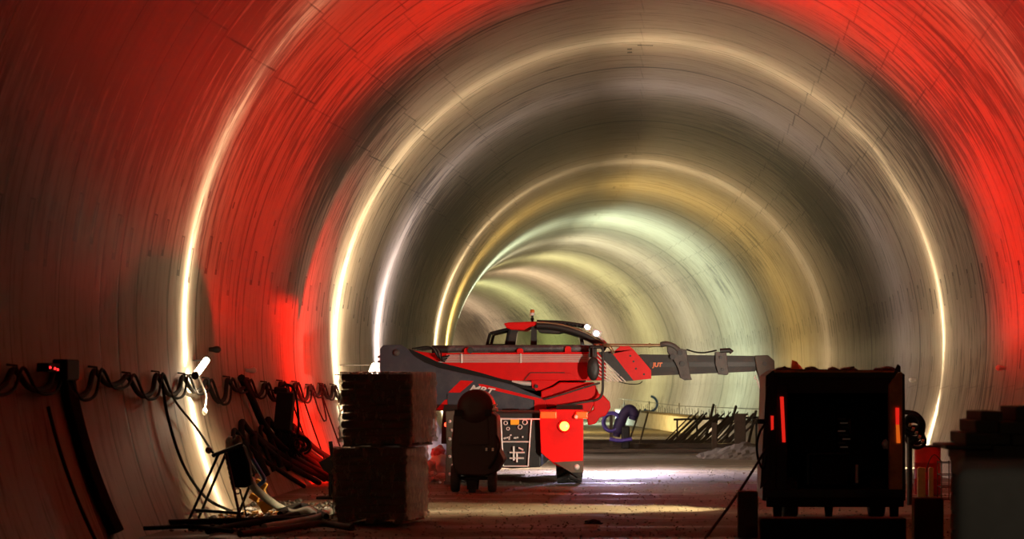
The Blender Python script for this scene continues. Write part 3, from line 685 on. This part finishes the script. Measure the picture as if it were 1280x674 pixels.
MB().ball(P(1062,533,G+.3),.05,(.5,.5,1.8),8,.6,5).build('shiny_fitting',CLAMP,t)
gp('red_reflector',[(975,496),(979.5,496),(982,553),(978,553)],G-.0,.02,REFL,None,0)  # reflector strips on the posts, glow put into their material
gp('red_reflector',[(963.5,520),(967,520),(967,537),(964,538)],G-.02,.02,REFL,None,0)
gp('red_reflector',[(1119.5,510),(1124,510),(1124,531),(1120,531)],G-.04,.02,REFL,None,0)
gp('orange_reflector',[(1120,531),(1124,531),(1125.5,554),(1121,554)],G-.04,.02,OREFL,None,0)
random.seed(5)
for k in range(12):
    x=975+random.random()*140; MB().ball(P(x,462,G+.1+random.random()*.5),.03+random.random()*.03,(1.6,1,.7),8,.5,k).build('roof_clod',DARK,t)
o=gp('lifting_eye',[(1118,463),(1122,455),(1126,458),(1126,466)],G+.1,.04,DARK)
# undercarriage
for x in (990,1100):
    b=MB().lathe(Vector(((x-VX)*G/F-.1,G+.5,.27)),(1,0,0),[(.12,0),(.24,0),(.27,.03),(.27,.17),(.24,.2),(.12,.2)],26); w_=b.build('wheel',RUB,t)
    MB().lathe(Vector(((x-VX)*G/F-.11,G+.5,.27)),(1,0,0),[(.04,0),(.12,.02),(.12,.19),(.04,.21)],16).build('hub',CLAMP,w_)
gp('rear_bumper',[(958,622),(1130,622),(1130,634),(958,634)],G-.08,.08,BLACK)
gp('support_foot',[(1030,626),(1042,626),(1040,650),(1032,650)],G+.9,.08,BLACK)
gp('support_foot',[(966,626),(978,626),(977,652),(967,652)],G+.02,.08,BLACK)
gp('support_foot',[(1112,626),(1124,626),(1123,652),(1113,652)],G+.02,.08,BLACK)
# orange cap on its roof
q=P(997,462,G+.3); b=MB()
b.add([P(988,463,G+.2),P(1000,463,G+.2),P(1006,464,G+.5),P(990,463,G+.6),P(990,450,G+.35),P(996,452,G+.3),P(994,457,G+.5)],[(0,1,5,4),(1,2,5),(2,3,6),(3,0,4,6),(4,5,6),(5,2,6),(3,2,1,0)])
tag(rebase(b.build('orange_rag',ORANGE),q),'crumpled orange rag on top left corner of the dark generator','rag')
# hose coil at its right flank
t2=thing('hose_bundle','coil of black hoses hanging between generator and red drum','hoses',P(1142,556,34.5))
for k in range(6):
    c=P(1141+k*.8,528+k*4.5,34.3+k*.07); MB().torus(c,(.35,1,.25+.1*k),.10+.015*(k%3),.028,26,8).build('hose_loop',HOSE,t2)
MB().tube(spl([P(1130,515,34.5),P(1145,518,34.4),P(1154,530,34.4),P(1150,545,34.5),P(1138,556,34.5)]),.035,10).build('hose_loop',HOSE,t2)
for k in range(5): MB().cyl(P(1136+k*4,531+k*5,34.1),P(1139+k*4,532+k*5,34.1),.025,8).build('coupling',BRASSY,t2)
MB().tube([P(1137,540,34.6),Vector((P(1137,540,34.6).x,34.6,.0))],.04,10).build('hanger_post',DARK,t2)

# ================================================================ red drum, wire crate, posts
d=38.0; X=(1159.5-VX)*d/F
t=thing('steel_drum','red steel drum standing right of the dark generator','drum',(X,d,0))
MB().lathe((X,d,0),(0,0,1),[(.19,0),(.205,.01),(.205,.24),(.215,.25),(.205,.26),(.205,.49),(.215,.50),(.205,.51),(.205,.74),(.195,.75),(.19,.735),(.02,.735)],36).build('drum_body',DRUM,t)
MB().torus((X,d,.755),(0,0,1),.2,.012,32,6).build('drum_rim',DARK,t)
t=thing('wire_crate','thin wire crate standing right of the red drum','crate',P(1190,636,36.)+Vector((0,0,-P(1190,636,36.).z)))
x0,x1=(1177-VX)*36/F,(1206-VX)*36/F; b=MB()
for z in (.02,.2,.38,.56):
    b.tube([(x0,36,z),(x1,36,z),(x1,36.5,z),(x0,36.5,z),(x0,36,z)],.007,5)
for (x,y) in ((x0,36),(x1,36),(x1,36.5),(x0,36.5),((x0+x1)/2,36),((x0+x1)/2,36.5)): b.tube([(x,y,0),(x,y,.58)],.008,5)
b.build('wire_frame',RUST,t)
MB().tube(spl([(x0,36,.58),(x0-.1,36,.68),(x0-.17,36.05,.60),(x0-.22,36.1,.42)]),.008,5).build('wire_handle',RUST,t)
for (a,bb,lab) in ((1147,1157,'short ochre post in front of the red drum'),(1161,1167,'thin ochre post in front of the red drum, nearer the wire crate')):
    dd=35.; o=MB().prism([(a,586),(a+2,584),(bb,585),(bb,632),(a,632)],dd,.1).build('marker_post',OCHRE,bevel=.01)
    xm=((a+bb)/2-VX)*dd/F
    for v in o.data.vertices:
        if v.co.z<.3: v.co.z=0
    tag(rebase(o,(xm,dd,0)),lab,'post')

# ================================================================ beams stacked at the right edge
d=20.0
rows=[ # px x0,x1, y top, y bottom
 (1226,1254,514,526),(1218,1246,525,541),(1247,1300,527,543),(1270,1320,508,527),(1206,1262,541,556),(1263,1320,543,557),
 (1182,1240,556,562),(1240,1330,557,574),(1204,1239,563,576),
]
nm=['dark timber block, topmost left of the stack at the right edge','dark timber block just below the topmost block','dark beam right of the second block in the stack','dark block at the top right of the stack, cut by the frame','wide dark beam in the middle left of the stack','wide dark beam in the middle right of the stack','thin dark plank jutting left out of the stack','thick dark beam low on the right of the stack','short dark block below the jutting plank']
for k,(a,b_,y0,y1) in enumerate(rows):
    c=(P(a,y0,d)+P(b_,y1,d))/2; sx=(b_-a)*d/F; sz=(y1-y0)*d/F
    o=MB().rbox((c.x,d+.45,c.z),(sx,.9+.1*(k%3),sz-.002),.012).build('timber_beam',TIMBER)
    tag(rebase(o,(c.x,d,c.z-sz/2)),nm[k],'beam','dark beams stacked at the right edge')
t=thing('timber_crate','dark timber crate carrying the beam stack at right','crate',P(1262,576,d)*1)
zt=P(0,576,d).z; x0=P(1206,0,d).x; x1=P(1335,0,d).x; t.location.z=0; ROOT[t.name]=Vector(t.location)
for k in range(7): MB().box(((x0+x1)/2,d+.03,zt-.07-k*.16),(x1-x0,.03,.13)).build('slat',TIMBER,t,bevel=.004)
for k in range(7): MB().box((x0+.02,d+.5,zt-.07-k*.16),(.03,.9,.13)).build('slat',TIMBER,t,bevel=.004)
for x in (x0+.04,x1-.04):
    for y in (d+.07,d+.9): MB().box((x,y,zt/2),(.06,.06,zt)).build('corner_post',TIMBER,t)
MB().box(((x0+x1)/2,d+.5,zt-.015),(x1-x0,.95,.03)).build('lid',TIMBER,t)
# big slabs, close and out of focus
for k,(a,z0,z1) in enumerate(((1186,.08,.44),(1176,.54,.90),(1189,1.00,1.47))):
    d=8.6; xa=(a-VX)*d/F; o=MB().rbox((xa+.78,d+.5,(z0+z1)/2-.01),(1.4,1.,z1-z0-.03),.05,(0,0,-.13)).build('stone_slab',SLAB)
    tag(rebase(o,(xa+.78,d+.5,z0)),['bottom','middle','top'][k]+' slab of the blurred grey stack nearest the viewer at lower right','slab','grey slabs stacked nearest the viewer')
for z in (0.,.44,.90):
    for x in (1.55,2.35):
        hh=.08 if z==0 else .10
        o=MB().box((x,9.1,z+hh/2),(.12,1.0,hh),(0,0,-.13)).build('spacer_timber',TIMBER); tag(rebase(o,(x,9.1,z)),'dark spacer timber between the blurred grey slabs','timber','spacer timbers in the slab stack')
# dark posts and plate left of the generator
for (a,b_,y,d,l) in ((922,947,614,27.6,'short thick dark post left of the generator, cable passing behind it'),(1141,1178,622,26.5,'low dark block in the foreground right of the generator')):
    zt=P(0,y,d).z; o=MB().rbox((((a+b_)/2-VX)*d/F,d,zt/2),((b_-a)*d/F,.25,zt),.015).build('timber_post',TIMBER)
    tag(rebase(o,(((a+b_)/2-VX)*d/F,d,0)),l,'post')
o=MB().rbox(((1040-VX)*26/F,26,.16),(1.55,.35,.30),.02).build('kerb_block',BLACK); tag(rebase(o,((1040-VX)*26/F,26,0)),'long low black kerb block lying in front of the generator','block')
# black cable from the generator to the ground
b=MB(); b.tube(spl([P(957,562,30.9),P(940,590,30.2),P(915,628,29),P(893,658,28.2),P(880,676,27.5),P(868,700,26)],8),.017,8)
tag(rebase(b.build('ground_cable',HOSE),P(880,674,27.1)),'taut black cable running from the generator down to the ground','cable')
b=MB(); b.tube(spl([P(958,528,30.9),P(950,540,30.8),P(946,556,30.8),P(948,575,30.8),P(954,586,30.9),P(958,570,30.9)],8),.016,8)
b.tube([P(948,527,30.85),P(955,527,30.9)],.03,8)
tag(rebase(b.build('cable_loop',HOSE),P(957,560,30.9)),'black cable loop hanging on the left side of the generator','cable')

# ================================================================ left wall: cable garland, hoses, boxes, lamp
t=thing('wall_cable','black cable hung in scallops on hooks along the left wall','cable',wall(1.75,40,.05))
pts=[]; hooks=[]
for k in range(0,16):
    d=22.+1.75*k; z=1.93-.010*(d-22)-(.04 if k%3==1 else 0)
    hooks.append(wall(z,d,.07)); pts.append(wall(z,d,.07))
    sg=(.26,.20,.30,.16,.24)[k%5]
    pts.append(wall(z-sg*.8,d+.45,.07)); pts.append(wall(z-sg,d+.85,.07)); pts.append(wall(z-sg*.75,d+1.35,.07))
MB().tube(spl(pts,5),.032,8).build('main_cable',HOSE,t)
MB().tube(spl([p+Vector((.03,.25,-.04 if i%4 else .02)) for i,p in enumerate(pts)],5),.018,6).build('thin_cable',HOSE,t)
for h in hooks: MB().tube([h+Vector((-.07,0,.05)),h+Vector((.03,0,.04)),h+Vector((.04,0,-.05))],.012,6).build('hook',DARK,t)
TV=Vector((0,0,0))
def drop(name,pts,r,mt,label,cat,group=None,n=8):
    o=MB().tube(spl(pts,8),r,n).build(name,mt); return tag(rebase(o,pts[-1]),label,cat,group)
drop('drop_cable',[wall(1.85,31.,.08),wall(1.3,30.9,.1),wall(.7,31.1,.1),wall(.25,31.8,.1),Vector((-5.45,32.6,.02))],.020,HOSE,'dark cable hanging down the left wall behind the trestle','cable')
drop('drop_cable',[wall(1.85,31.1,.08),wall(1.5,31.6,.1),wall(1.15,32.4,.15),P(262,560,31.0),P(266,566,30.8)],.016,HOSE,'dark cable slanting from the wall hooks to the trestle top','cable')
o=MB().ball(P(261,563,30.9),.045).build('cable_plug',mat('brown_plug',(.22,.08,.05),.4)); tag(rebase(o,P(261,563,30.9)),'round brown cable plug hanging just left of the trestle top','plug')
# flat conduit band down the wall at the far left
t=thing('wall_conduit','wide black conduit band curving down the left wall','conduit',wall(0.02,26.2,.1))
pp=[wall(z,25.8+(1.9-z)*.25,.05) for z in [1.95-.13*k for k in range(15)]]
for k in range(5): MB().tube([p+Vector((0.0,.085*k,0)) for p in pp],.05,8).build('conduit_pipe',HOSE,t)
MB().tube([wall(z,25.0+(1.5-z)*.25,.05) for z in [1.5-.13*j for j in range(12)]],.02,8).build('conduit_pipe',HOSE,t)
c=wall(1.88,25.7,.12); bx=MB().rbox(c,(.16,.55,.22),.02).build('junction_box',BLACK,t)
t=thing('signal_box','small black box with red lights on the far left wall','signal box',wall(1.86,24.9,.12))
c=wall(1.90,24.95,.12); MB().rbox(c,(.12,.5,.09),.01).build('housing',BLACK,t)
for (dy,dz) in ((-.2,0),(.0,-.01),(.12,-.02)): MB().ball(c+Vector((.065,dy,dz)),.012,n=8).build('red_light',LED,t)
MB().cyl(c+Vector((-.13,0,-.03)),c,.02,8).build('wall_bracket',DARK,t)
drop('floor_hose',[P(-8,606,24.5),P(2,618,24.3),P(8,640,24.),P(4,660,24.),P(-10,668,24.)],.03,HOSE,'black hose loop at the far left edge, low on the wall','hose')
drop('floor_hose',[P(2,656,24.),P(20,668,23.8),P(40,672,23.7),P(60,680,23.6)],.035,HOSE,'black hose lying in the lower left corner','hose')
# tube lamps
def tube_lamp(d,z,side,label,group=None,lit=True):
    of=.20 if d<40 else .72
    a=wall(z-.10,d-.45,of,side); b_=wall(z+.10,d+.45,of,side); m_=(a+b_)/2
    t=thing('tube_lamp',label,'lamp',m_,group)
    MB().tube([a,b_],.045,12).build('tube',TUBEL,t)
    ax=(b_-a).normalized()
    MB().tube([a-ax*.07,a],.052,12).build('end_cap',DARK,t); MB().tube([b_,b_+ax*.07],.052,12).build('end_cap',DARK,t)
    for p in (a,b_): MB().tube([p,p+Vector((side*(of-.02),0,-.0))],.012,6).build('bracket',DARK,t)
    if side<0 and d<40: MB().tube(spl([a+Vector((.03,0,0)),a+Vector((.05,.3,-.18)),a+Vector((.05,.5,-.30)),a+Vector((.04,.45,-.48))]),.012,6).build('cord',WHITE,t); MB().ball(a+Vector((.04,.45,-.5)),.035,(1,1,1.5),8).build('plug',WHITE,t)
    return t
for i,(d,c,p,f,b_,z,s) in enumerate(LAMPS):
    if d<60: tube_lamp(d,z,s,['bright tube lamp on the left wall above the trestle','tube lamp on the left wall level with the handler','tube lamp on the left wall behind the handler'][i])
    else: tube_lamp(d,z,s,'far tube lamp on the tunnel wall beyond the handler','far tube lamps')
# wall plugs
for (px,py,d,s,l,mt) in ((309,463,None,-1,'round white plug on the left wall beside the cable garland',WHITE),(1145,475,None,1,'round white plug on the right wall just above the hose coil',WHITE),(1255,460,None,1,'round white plug on the right wall near the right edge',WHITE),(265,437,None,-1,'dark round plug on the left wall above the tube lamp',DARK)):
    d=6.15*F/abs(px-VX); z=CAMZ-(py-HY)*d/F; w_=wall(z,d,0,s); t=thing('wall_plug',l,'plug',w_)
    MB().lathe(w_,(-s,0,0),[(.03,0),(.035,.05),(.05,.10),(.05,.14),(.02,.17)],14).build('plug_head',mt,t)
    MB().cyl(w_+Vector((0,.05,0)),w_+Vector((-s*.02,.35,0)),.012,6).build('pin',DARK,t)
# distribution box hanging on the wall
d=39.6; c=wall(1.28,d,.30)
t=thing('distribution_box','black electrical box hanging on the red-lit left wall','electrical box',c)
MB().rbox(c,(.27,.3,.62),.02,(0,.10,0)).build('cabinet',BLACK,t)
MB().rbox(c+Vector((-.05,-.03,.33)),(.22,.2,.12),.03,(0,.1,0)).build('top_gland_box',BLACK,t)
MB().rbox(c+Vector((.03,0,-.42)),(.12,.2,.26),.02).build('plug_block',BLACK,t)
MB().tube([c+Vector((0,0,.3)),wall(1.66,d,.0)],.015,6).build('hanger',DARK,t)
for k in range(4):
    MB().tube(spl([c+Vector((.10-.05*k,-.1,-.30)),c+Vector((.16-.02*k,-.1,-.5)),c+Vector((.12+.05*k,.1,-.72)),c+Vector((.03+.1*k,.3,-.62-.05*k))]),.016,6).build('lead',HOSE,t)
MB().tube(spl([c+Vector((-.14,0,.28)),c+Vector((-.02,0,.42)),c+Vector((.14,0,.38)),c+Vector((.20,.05,.1)),c+Vector((.21,.1,-.3)),c+Vector((.13,0,-.5))]),.02,6).build('lead',HOSE,t)
# coil of plugs below
c=wall(.74,39.8,.35); t=thing('cable_tangle','dark tangle of cables below the hanging electrical box','cable',c)
for k in range(7): MB().torus(c+Vector((.03*k-.1,.05*(k%3),-.02*(k%2))),(.3*(k%3)-.3,1,.35*(k%2)),.11+.02*(k%3),.018,20,6,.85,.1*k).build('cable_loop',HOSE,t)
MB().cyl(c+Vector((0,.2,-.05)),wall(.72,40.1,-.02),.02,6).build('wall_pin',DARK,t)
# thick hoses leaning on the wall
random.seed(11)
for k in range(8):
    d0=35.6+k*.85; z0=1.05+.12*math.sin(k*2.1)-(.15 if k>6 else 0); l=4.+.6*(k%3)
    pts=[wall(.35*z0,d0-.25,.12),wall(.8*z0,d0-.15,.08),wall(z0,d0+.12,.08),wall(.88*z0,d0+.6,.08),wall(.55*z0,d0+l*.45,.09),wall(.25*z0+.05,d0+l*.75,.14),Vector((-5.45+.05*(k%3),d0+l,.06))]
    drop('leaning_hose',pts,.035+.014*(k%3),HOSE,'thick black hose looped against the left wall behind the trestle','hose','hoses looped against the left wall')
drop('hanging_hose',[wall(1.82,37.2,.08),wall(1.5,37.8,.1),wall(1.1,38.4,.1),wall(.75,39.3,.12),wall(.4,41,.15),Vector((-5.3,42.5,.06))],.06,HOSE,'thick dark hose dropping from the cable hooks left of the electrical box','hose')
for k,(dd,z1) in enumerate(((42.,.6),(43.5,.35),(45.,1.05),(46.2,.2))):
    drop('hanging_cable',[wall(1.72,dd,.08),wall(1.3,dd+.2,.1),wall(z1,dd+.6,.1)]+([wall(z1-.02,dd+.8,.1),wall(1.1,dd+1.1,.1),wall(1.68,dd+1.2,.08)] if k in (2,) else []),.014,HOSE,'thin cable hanging down the red-lit wall left of the pallets','cable','thin cables on the red-lit wall')
# dark block beside the pallets
o=MB().prism([(398,578),(422,565),(424,600),(404,588)],36.5,.3).build('dark_hopper',BLACK,bevel=.01); 
t=thing('hopper_stand','small black hopper on a stand left of the lower pallet','hopper',(P(412,0,36.6).x,36.6,0)); o.name='hopper_bin'; o.data.transform(Matrix.Translation(-Vector(t.location))); o.parent=t
MB().tube([P(414,590,36.6),Vector((P(414,0,36.6).x,36.6,0))],.04,8).build('stand_leg',BLACK,t)
MB().rbox(Vector((P(414,0,36.6).x,36.6,.02)),(.4,.4,.04),.01).build('stand_base',BLACK,t)
for x,y in ((413,552),(418,560)): MB().cyl(P(x,y,36.6),P(x+3,y+22,36.6),.03,8).build('hopper_handle',BLACK,t)

# ================================================================ trestle with panel
t=thing('steel_trestle','thin steel trestle stand at the foot of the left wall','trestle',(-5.2,30.7,0))
def leg(a,d1,b_,d2,r_=.018):
    p=P(*a,d1); q=P(*b_,d2); q.z=0; MB().tube([p,q],r_,8).build('leg',DARK,t)
leg((274,566),30.5,(234,657),30.2); leg((282,568),31.1,(248,650),31.3); leg((283,568),30.5,(302,657),30.0); leg((318,592),31.2,(296,650),31.4)
MB().tube([P(244,638,30.4),P(304,642,30.2)],.02,8).build('cross_bar',DARK,t)
MB().tube([P(265,570,30.5),P(302,556,30.6)],.024,8).build('top_bar',DARK,t)
MB().tube([P(302,556,30.6),P(306,560,31.2),P(318,592,31.2)],.02,8).build('top_bar',DARK,t)
MB().tube([P(246,640,30.5),P(252,640,31.4)],.016,8).build('cross_bar',DARK,t)
t=thing('equipment_panel','dark square equipment panel hung on the steel trestle','panel',P(300,610,30.75))
MB().prism([(283,562),(303,557),(312,580),(314,606),(306,610),(292,610)],30.7,.16).build('panel_body',BLACK,t,bevel=.015)
MB().tube([P(281,562,30.66),P(292,612,30.66)],.02,8).build('silver_edge',CLAMP,t)
for k in range(7): MB().box(P(282.5+k*1.4,570+k*6.2,30.63),(.03,.02,.02)).build('edge_rivet',SILVER,t)
MB().torus(P(297,614,30.7),(0,1,0),.035,.01,18,6).build('shackle',SILVER,t)
MB().tube(spl([P(300,612,30.7),P(304,628,30.6),P(308,646,30.5)]),.012,6).build('chain',CLAMP,t)
for k,(x,r_,mt) in enumerate(((287,.09,WHITEH),(297,.10,mat('brown_bag',(.16,.11,.07),.8)))):
    c=P(x,556,31.3); o=MB().ball(c,r_,(.6,.8,1.2),jit=.3,seed=k).build('bundled_bag',mt); tag(rebase(o,c),('pale','brown')[k]+' rolled bag behind the top of the equipment panel','bag')
drop('blue_hose',[P(316,575,31.4),P(325,590,31.3),P(330,600,31.2),P(322,608,31.2)],.03,BLUEP,'short blue hose right of the equipment panel','hose')
drop('pale_hose',[P(312,598,31.),P(318,610,31.),P(334,624,31.3),P(352,636,31.8),P(368,642,31.6),P(386,638,31.2),P(398,645,30.9),P(405,642,31.)],.052,WHITEH,'pale grey hose curving from the trestle down to the ground','hose',n=14)
for k,(x,y,s_) in enumerate(((326,606,1.),(318,622,.8))):
    t=thing('yellow_tool',['yellow tool upper of two behind the pale hose','yellow tool lying lower behind the pale hose'][k],'tool',P(x,y,32.2))
    MB().rbox(P(x,y,32.2),(.16*s_,.12,.10*s_),.015,(0,.5,0)).build('tool_head',YEL,t)
    MB().tube([P(x,y,32.2),P(x+14,y+28 if k==0 else y+20,32.4)],.022,8).build('tool_handle',YEL,t)
MB_=MB(); MB_.prism([(322,628),(338,624),(342,636),(328,642)],32.,.12); o=MB_.build('yellow_block',YEL,bevel=.01); tag(rebase(o,P(332,640,32)),'small yellow block on the ground behind the pale hose','block')
# hoses, pipes and rubble on the ground at left
random.seed(21)
gl=['dark pipe lying nearest the trestle feet','long dark hose lying from the trestle to the pallets','brown hose lying in front of the pallets','pale muddy pipe lying between trestle and pallets','dark bent hose lying below the pale hose','thin dark pipe lying at the bottom left']
gp_=[[(200,652),(260,650),(330,648),(380,640)],[(260,663),(320,652),(370,648),(412,640)],[(300,668),(350,662),(400,655),(440,660)],[(330,660),(360,655),(395,648),(415,640)],[(350,645),(360,638),(378,634),(392,640),(408,648)],[(180,664),(240,662),(290,668)]]
for k,g in enumerate(gp_):
    pts=[]
    for (x,y) in g:
        d=1.68*F/(y-HY); pts.append(P(x,y,d)); pts[-1].z=.05+.01*k
    o=MB().tube(spl(pts,8),.04 if k!=5 else .025,8).build('ground_hose',[HOSE,HOSE,TIMBER,WHITEH,HOSE,HOSE][k]); tag(rebase(o,pts[0]),gl[k],'hose')
def scatter(name,n,reg,mt,rs,label,cat,seed):
    random.seed(seed); b=MB()
    for k in range(n):
        x,y=reg(); r_=random.uniform(*rs)
        bm=bmesh.new(); bmesh.ops.create_icosphere(bm,subdivisions=1,radius=1); bm.verts.index_update()
        s_=(random.uniform(.7,1.4),random.uniform(.7,1.4),random.uniform(.5,.9))
        vs=[Vector((x+v.co.x*r_*s_[0]*(1+.2*random.random()),y+v.co.y*r_*s_[1],r_*.3+v.co.z*r_*s_[2]*(1+.2*random.random()))) for v in bm.verts]
        b.add(vs,[[v.index for v in f.verts] for f in bm.faces]); bm.free()
    o=b.build(name,mt); tag(o,label,cat,None,'stuff'); return o
scatter('gravel',4200,lambda:(random.uniform(-5.2,5.2),27+22*random.random()**1.3),STONE,(.004,.013),'loose gravel scattered over the tunnel ground','gravel',4)
scatter('rubble',260,lambda:(random.uniform(-5.55,-3.9),random.uniform(28.5,36)),CLAMP,(.015,.05),'rubble and scraps at the foot of the left wall','rubble',6)
scatter('pale_rubble',120,lambda:(-5.5+random.random()*.9,30.5+random.random()*2.5),YEL,(.012,.035),'yellowish scraps below the yellow tools','rubble',8)
c=Vector(((741-VX)*30/F,30,.02)); o=MB().ball(c,.09,(1.2,.8,.45),jit=.5,seed=4).build('floor_stone',BLACK); tag(rebase(o,c),'single dark lump lying on the lit ground before the handler','stone')

# ================================================================ background right of the handler
A=Vector((-.9,104,0)); B_=Vector((3.75,66.5,0)); 
t=thing('kerb_barrier','low pale kerb wall with starter bars running along the right side','wall',tuple((A+B_)/2))
dirv=(B_-A).normalized(); nrm=Vector((dirv.y,-dirv.x,0)); L_=(B_-A).length; ang=math.atan2(dirv.y,dirv.x)
MB().rbox((A+B_)/2+Vector((0,0,.28)),(L_,.3,.58),.03,(0,0,ang)).build('kerb',BOARD,t)
MB().box((A+B_)/2+Vector((0,0,.60)),(L_,.34,.06),(0,0,ang)).build('cap_board',TIMBER,t)
for k in range(60):
    p=A+(B_-A)*(k+.5)/60; p.z=.62; q=p+Vector((random.uniform(-.03,.03),0,.16+.14*random.random())); MB().tube([p,q],.010,5).build('starter_bar',RUST,t)
MB().tube([A+Vector((0,0,1.05)),A+(B_-A)*.5+Vector((0,0,.92)),B_+Vector((0,0,1.0))],.012,5).build('guide_wire',RUST,t)
for k in range(5):
    p=A+(B_-A)*(.05+k*.22); MB().tube([p+Vector((0,0,.6)),p+Vector((0,0,1.02))],.018,5).build('wire_stake',RUST,t)
# rods leaning on a rail
random.seed(9)
t=thing('rod_rack','low steel rail rack carrying the leaning rods','rack',(P(880,0,67.3).x,67.3,0)); xa=P(842,0,67.3).x; xb=P(950,0,67.3).x
MB().tube([(xa,67.3,.72),(xb,67.3,.78)],.03,8).build('top_rail',DARK,t)
for k in range(5): MB().tube([(xa+.1+k*(xb-xa-.2)/4,67.35,0),(xa+.1+k*(xb-xa-.2)/4,67.35,.74)],.025,8).build('rack_post',DARK,t)
for k in range(34):
    b0=P(826+k*2.75,556,66.7); b0.z=.02; z1=.80+random.uniform(-.03,.16)
    tp=Vector((b0.x+.82*z1/.8+random.uniform(-.12,.12),67.2,z1))
    o=MB().tube([b0,tp],.018+.006*(k%3),7).build('steel_rod',RUST); tag(rebase(o,b0),'steel rod leaning in a long row against the low rail rack','rod','rods leaning on the rail rack')
for k,(x,lab) in enumerate(((925,'dark upright timber at the right end of the leaning rods'),(893,'dark short upright timber among the leaning rods'))):
    b0=P(x,556,64.); b0.z=0; h_=.93 if k==0 else .7; o=MB().rbox(b0+Vector((0,0,h_/2)),(.30 if k==0 else .14,.2,h_),.02).build('upright_timber',TIMBER); tag(rebase(o,b0),lab,'timber')
for k,(x0,y0,x1,y1,lab) in enumerate(((906,548,920,508,'slanted dark prop left of the upright timber'),(935,545,945,514,'slanted dark prop right of the upright timber'),(880,540,892,506,'slanted dark prop standing above the row of rods'),(785,552,800,512,'slanted thin prop beside the violet hoses'),(799,552,810,516,'second slanted thin prop beside the violet hoses'))):
    p=P(x0,y0,68); p.z=.0; q=P(x1,y1,69); o=MB().tube([p,q],.04 if k<3 else .025,7).build('prop',TIMBER); tag(rebase(o,p),lab,'prop')
# planks across the ground
for k,(d,x0,x1,h_,lab) in enumerate(((70.,-1.6,2.2,.10,'farthest long plank lying across the ground behind the handler'),(65.,-1.5,2.9,.12,'middle long plank lying across the ground behind the handler'),(61.,-1.6,2.4,.08,'nearest long plank lying across the ground behind the handler'))):
    o=MB().rbox(((x0+x1)/2,d,h_/2),(x1-x0,.5,h_),.01,(0,0,.01*k)).build('long_plank',TIMBER); tag(rebase(o,((x0+x1)/2,d,0)),lab,'plank','planks across the ground')
# violet hose coil and draped hose
d=64.; c=P(764,528,d); t=thing('hose_coil','violet hose coil hung on a small post right of the handler','hose',(c.x,d,0))
for k in range(5): MB().torus(c+Vector((.015*k,-.08+.04*k,0)),(.1,1,.05*k-.1),.22+.02*(k%3),.03,34,8).build('hose_turn',PURPLE,t)
MB().box(Vector((c.x,d,c.z/2+.1)),(.08,.06,c.z+.2)).build('post',TIMBER,t)
MB().box(Vector((c.x,d,.03)),(.5,.4,.06)).build('post_foot',TIMBER,t)
d=64.; c=P(783,520,d); t=thing('draped_hose','dark violet hose bundle draped over a low support','hose',(c.x,d,0))
MB().tube(spl([P(770,546,d),P(774,532,d),P(780,518,d),P(787,512,d),P(792,518,d),P(790,525,d)]),[.10]*3+[.15]*12+[.14]*20+[.1]*6,12).build('hose_bundle',mat('dark_violet',(.05,.03,.10),.6),t)
MB().torus(P(786,514,d),(.2,1,0),.12,.03,24,8).build('hose_turn',PURPLE,t)
MB().rbox(Vector((c.x-.02,d,.3)),(.22,.3,.6),.04).build('support_block',DARK,t)
MB().tube(spl([P(762,549,d-.6),P(775,551,d-.6),P(790,549,d-.6)]),.05,8).build('floor_turn',PURPLE,t)
o=MB().torus(P(812,505,96.),(0,1,0),.30,.05,20,8,.6,-.1).build('hook_pipe',BLUEP); tag(rebase(o,P(812,513,96.)),'small bent blue pipe standing behind the low kerb wall','pipe')
# heap of spoil in front of the kerb wall
b=MB(); c=Vector(((938-VX)*58/F,58,0))
vs=[];fs=[];n=26
for i in range(n+1):
    for j in range(n+1):
        x=(i/n-.5)*2; y=(j/n-.5)*2; r_=math.hypot(x,y); z=max(0,1-r_)**.8*.34*(1+.6*noise.noise(Vector((x*3,y*3,1))))+.05*noise.noise(Vector((x*9,y*9,1)))*(r_<1)-.03
        vs.append(c+Vector((x*1.3,y*3.5,z)))
for i in range(n):
    for j in range(n): fs.append((i*(n+1)+j,(i+1)*(n+1)+j,(i+1)*(n+1)+j+1,i*(n+1)+j+1))
b.add(vs,fs); o=b.build('spoil_heap',STONE); tag(rebase(o,c),'low heap of loose spoil left of the generator, beyond the cable','heap',None,'stuff')
# heap and bags seen between the pallets and the handler
c=Vector(((536-VX)*52/F,52,0)); o=MB().ball(c+Vector((0,0,.25)),.62,(.62,.9,1.15),jit=.35,seed=2).build('tarpaulin_heap',TARP)
for v in o.data.vertices: v.co.z=max(v.co.z,0)
tag(rebase(o,c),'violet tarpaulin-covered heap between the pallets and the handler','tarpaulin')
for k,(x,y,r_,mt,l) in enumerate(((548,566,.14,mat('pink_bag',(.6,.1,.12),.5,scale=9,dirt=(.8,.75,.8),dirtamt=1),'red and white bag on the rubble left of the handler'),(551,580,.2,WHITE,'crumpled white bag left of the handler\'s stabiliser leg'),(538,588,.17,BOARD,'pale crumpled bag beside the pallets\' right edge'))):
    d=46.5; c=P(x,y,d); c.z=max(c.z,r_*.7); o=MB().ball(c,r_,(1.,1,.9),jit=.45,seed=k+5).build('crumpled_bag',mt); tag(rebase(o,(c.x,d,0)),l,'bag')
scatter('pale_scraps',90,lambda:(-4.6+random.random()*1.3,42+random.random()*5),BOARD,(.02,.09),'pale rubble on the ground between pallets and handler','rubble',18)
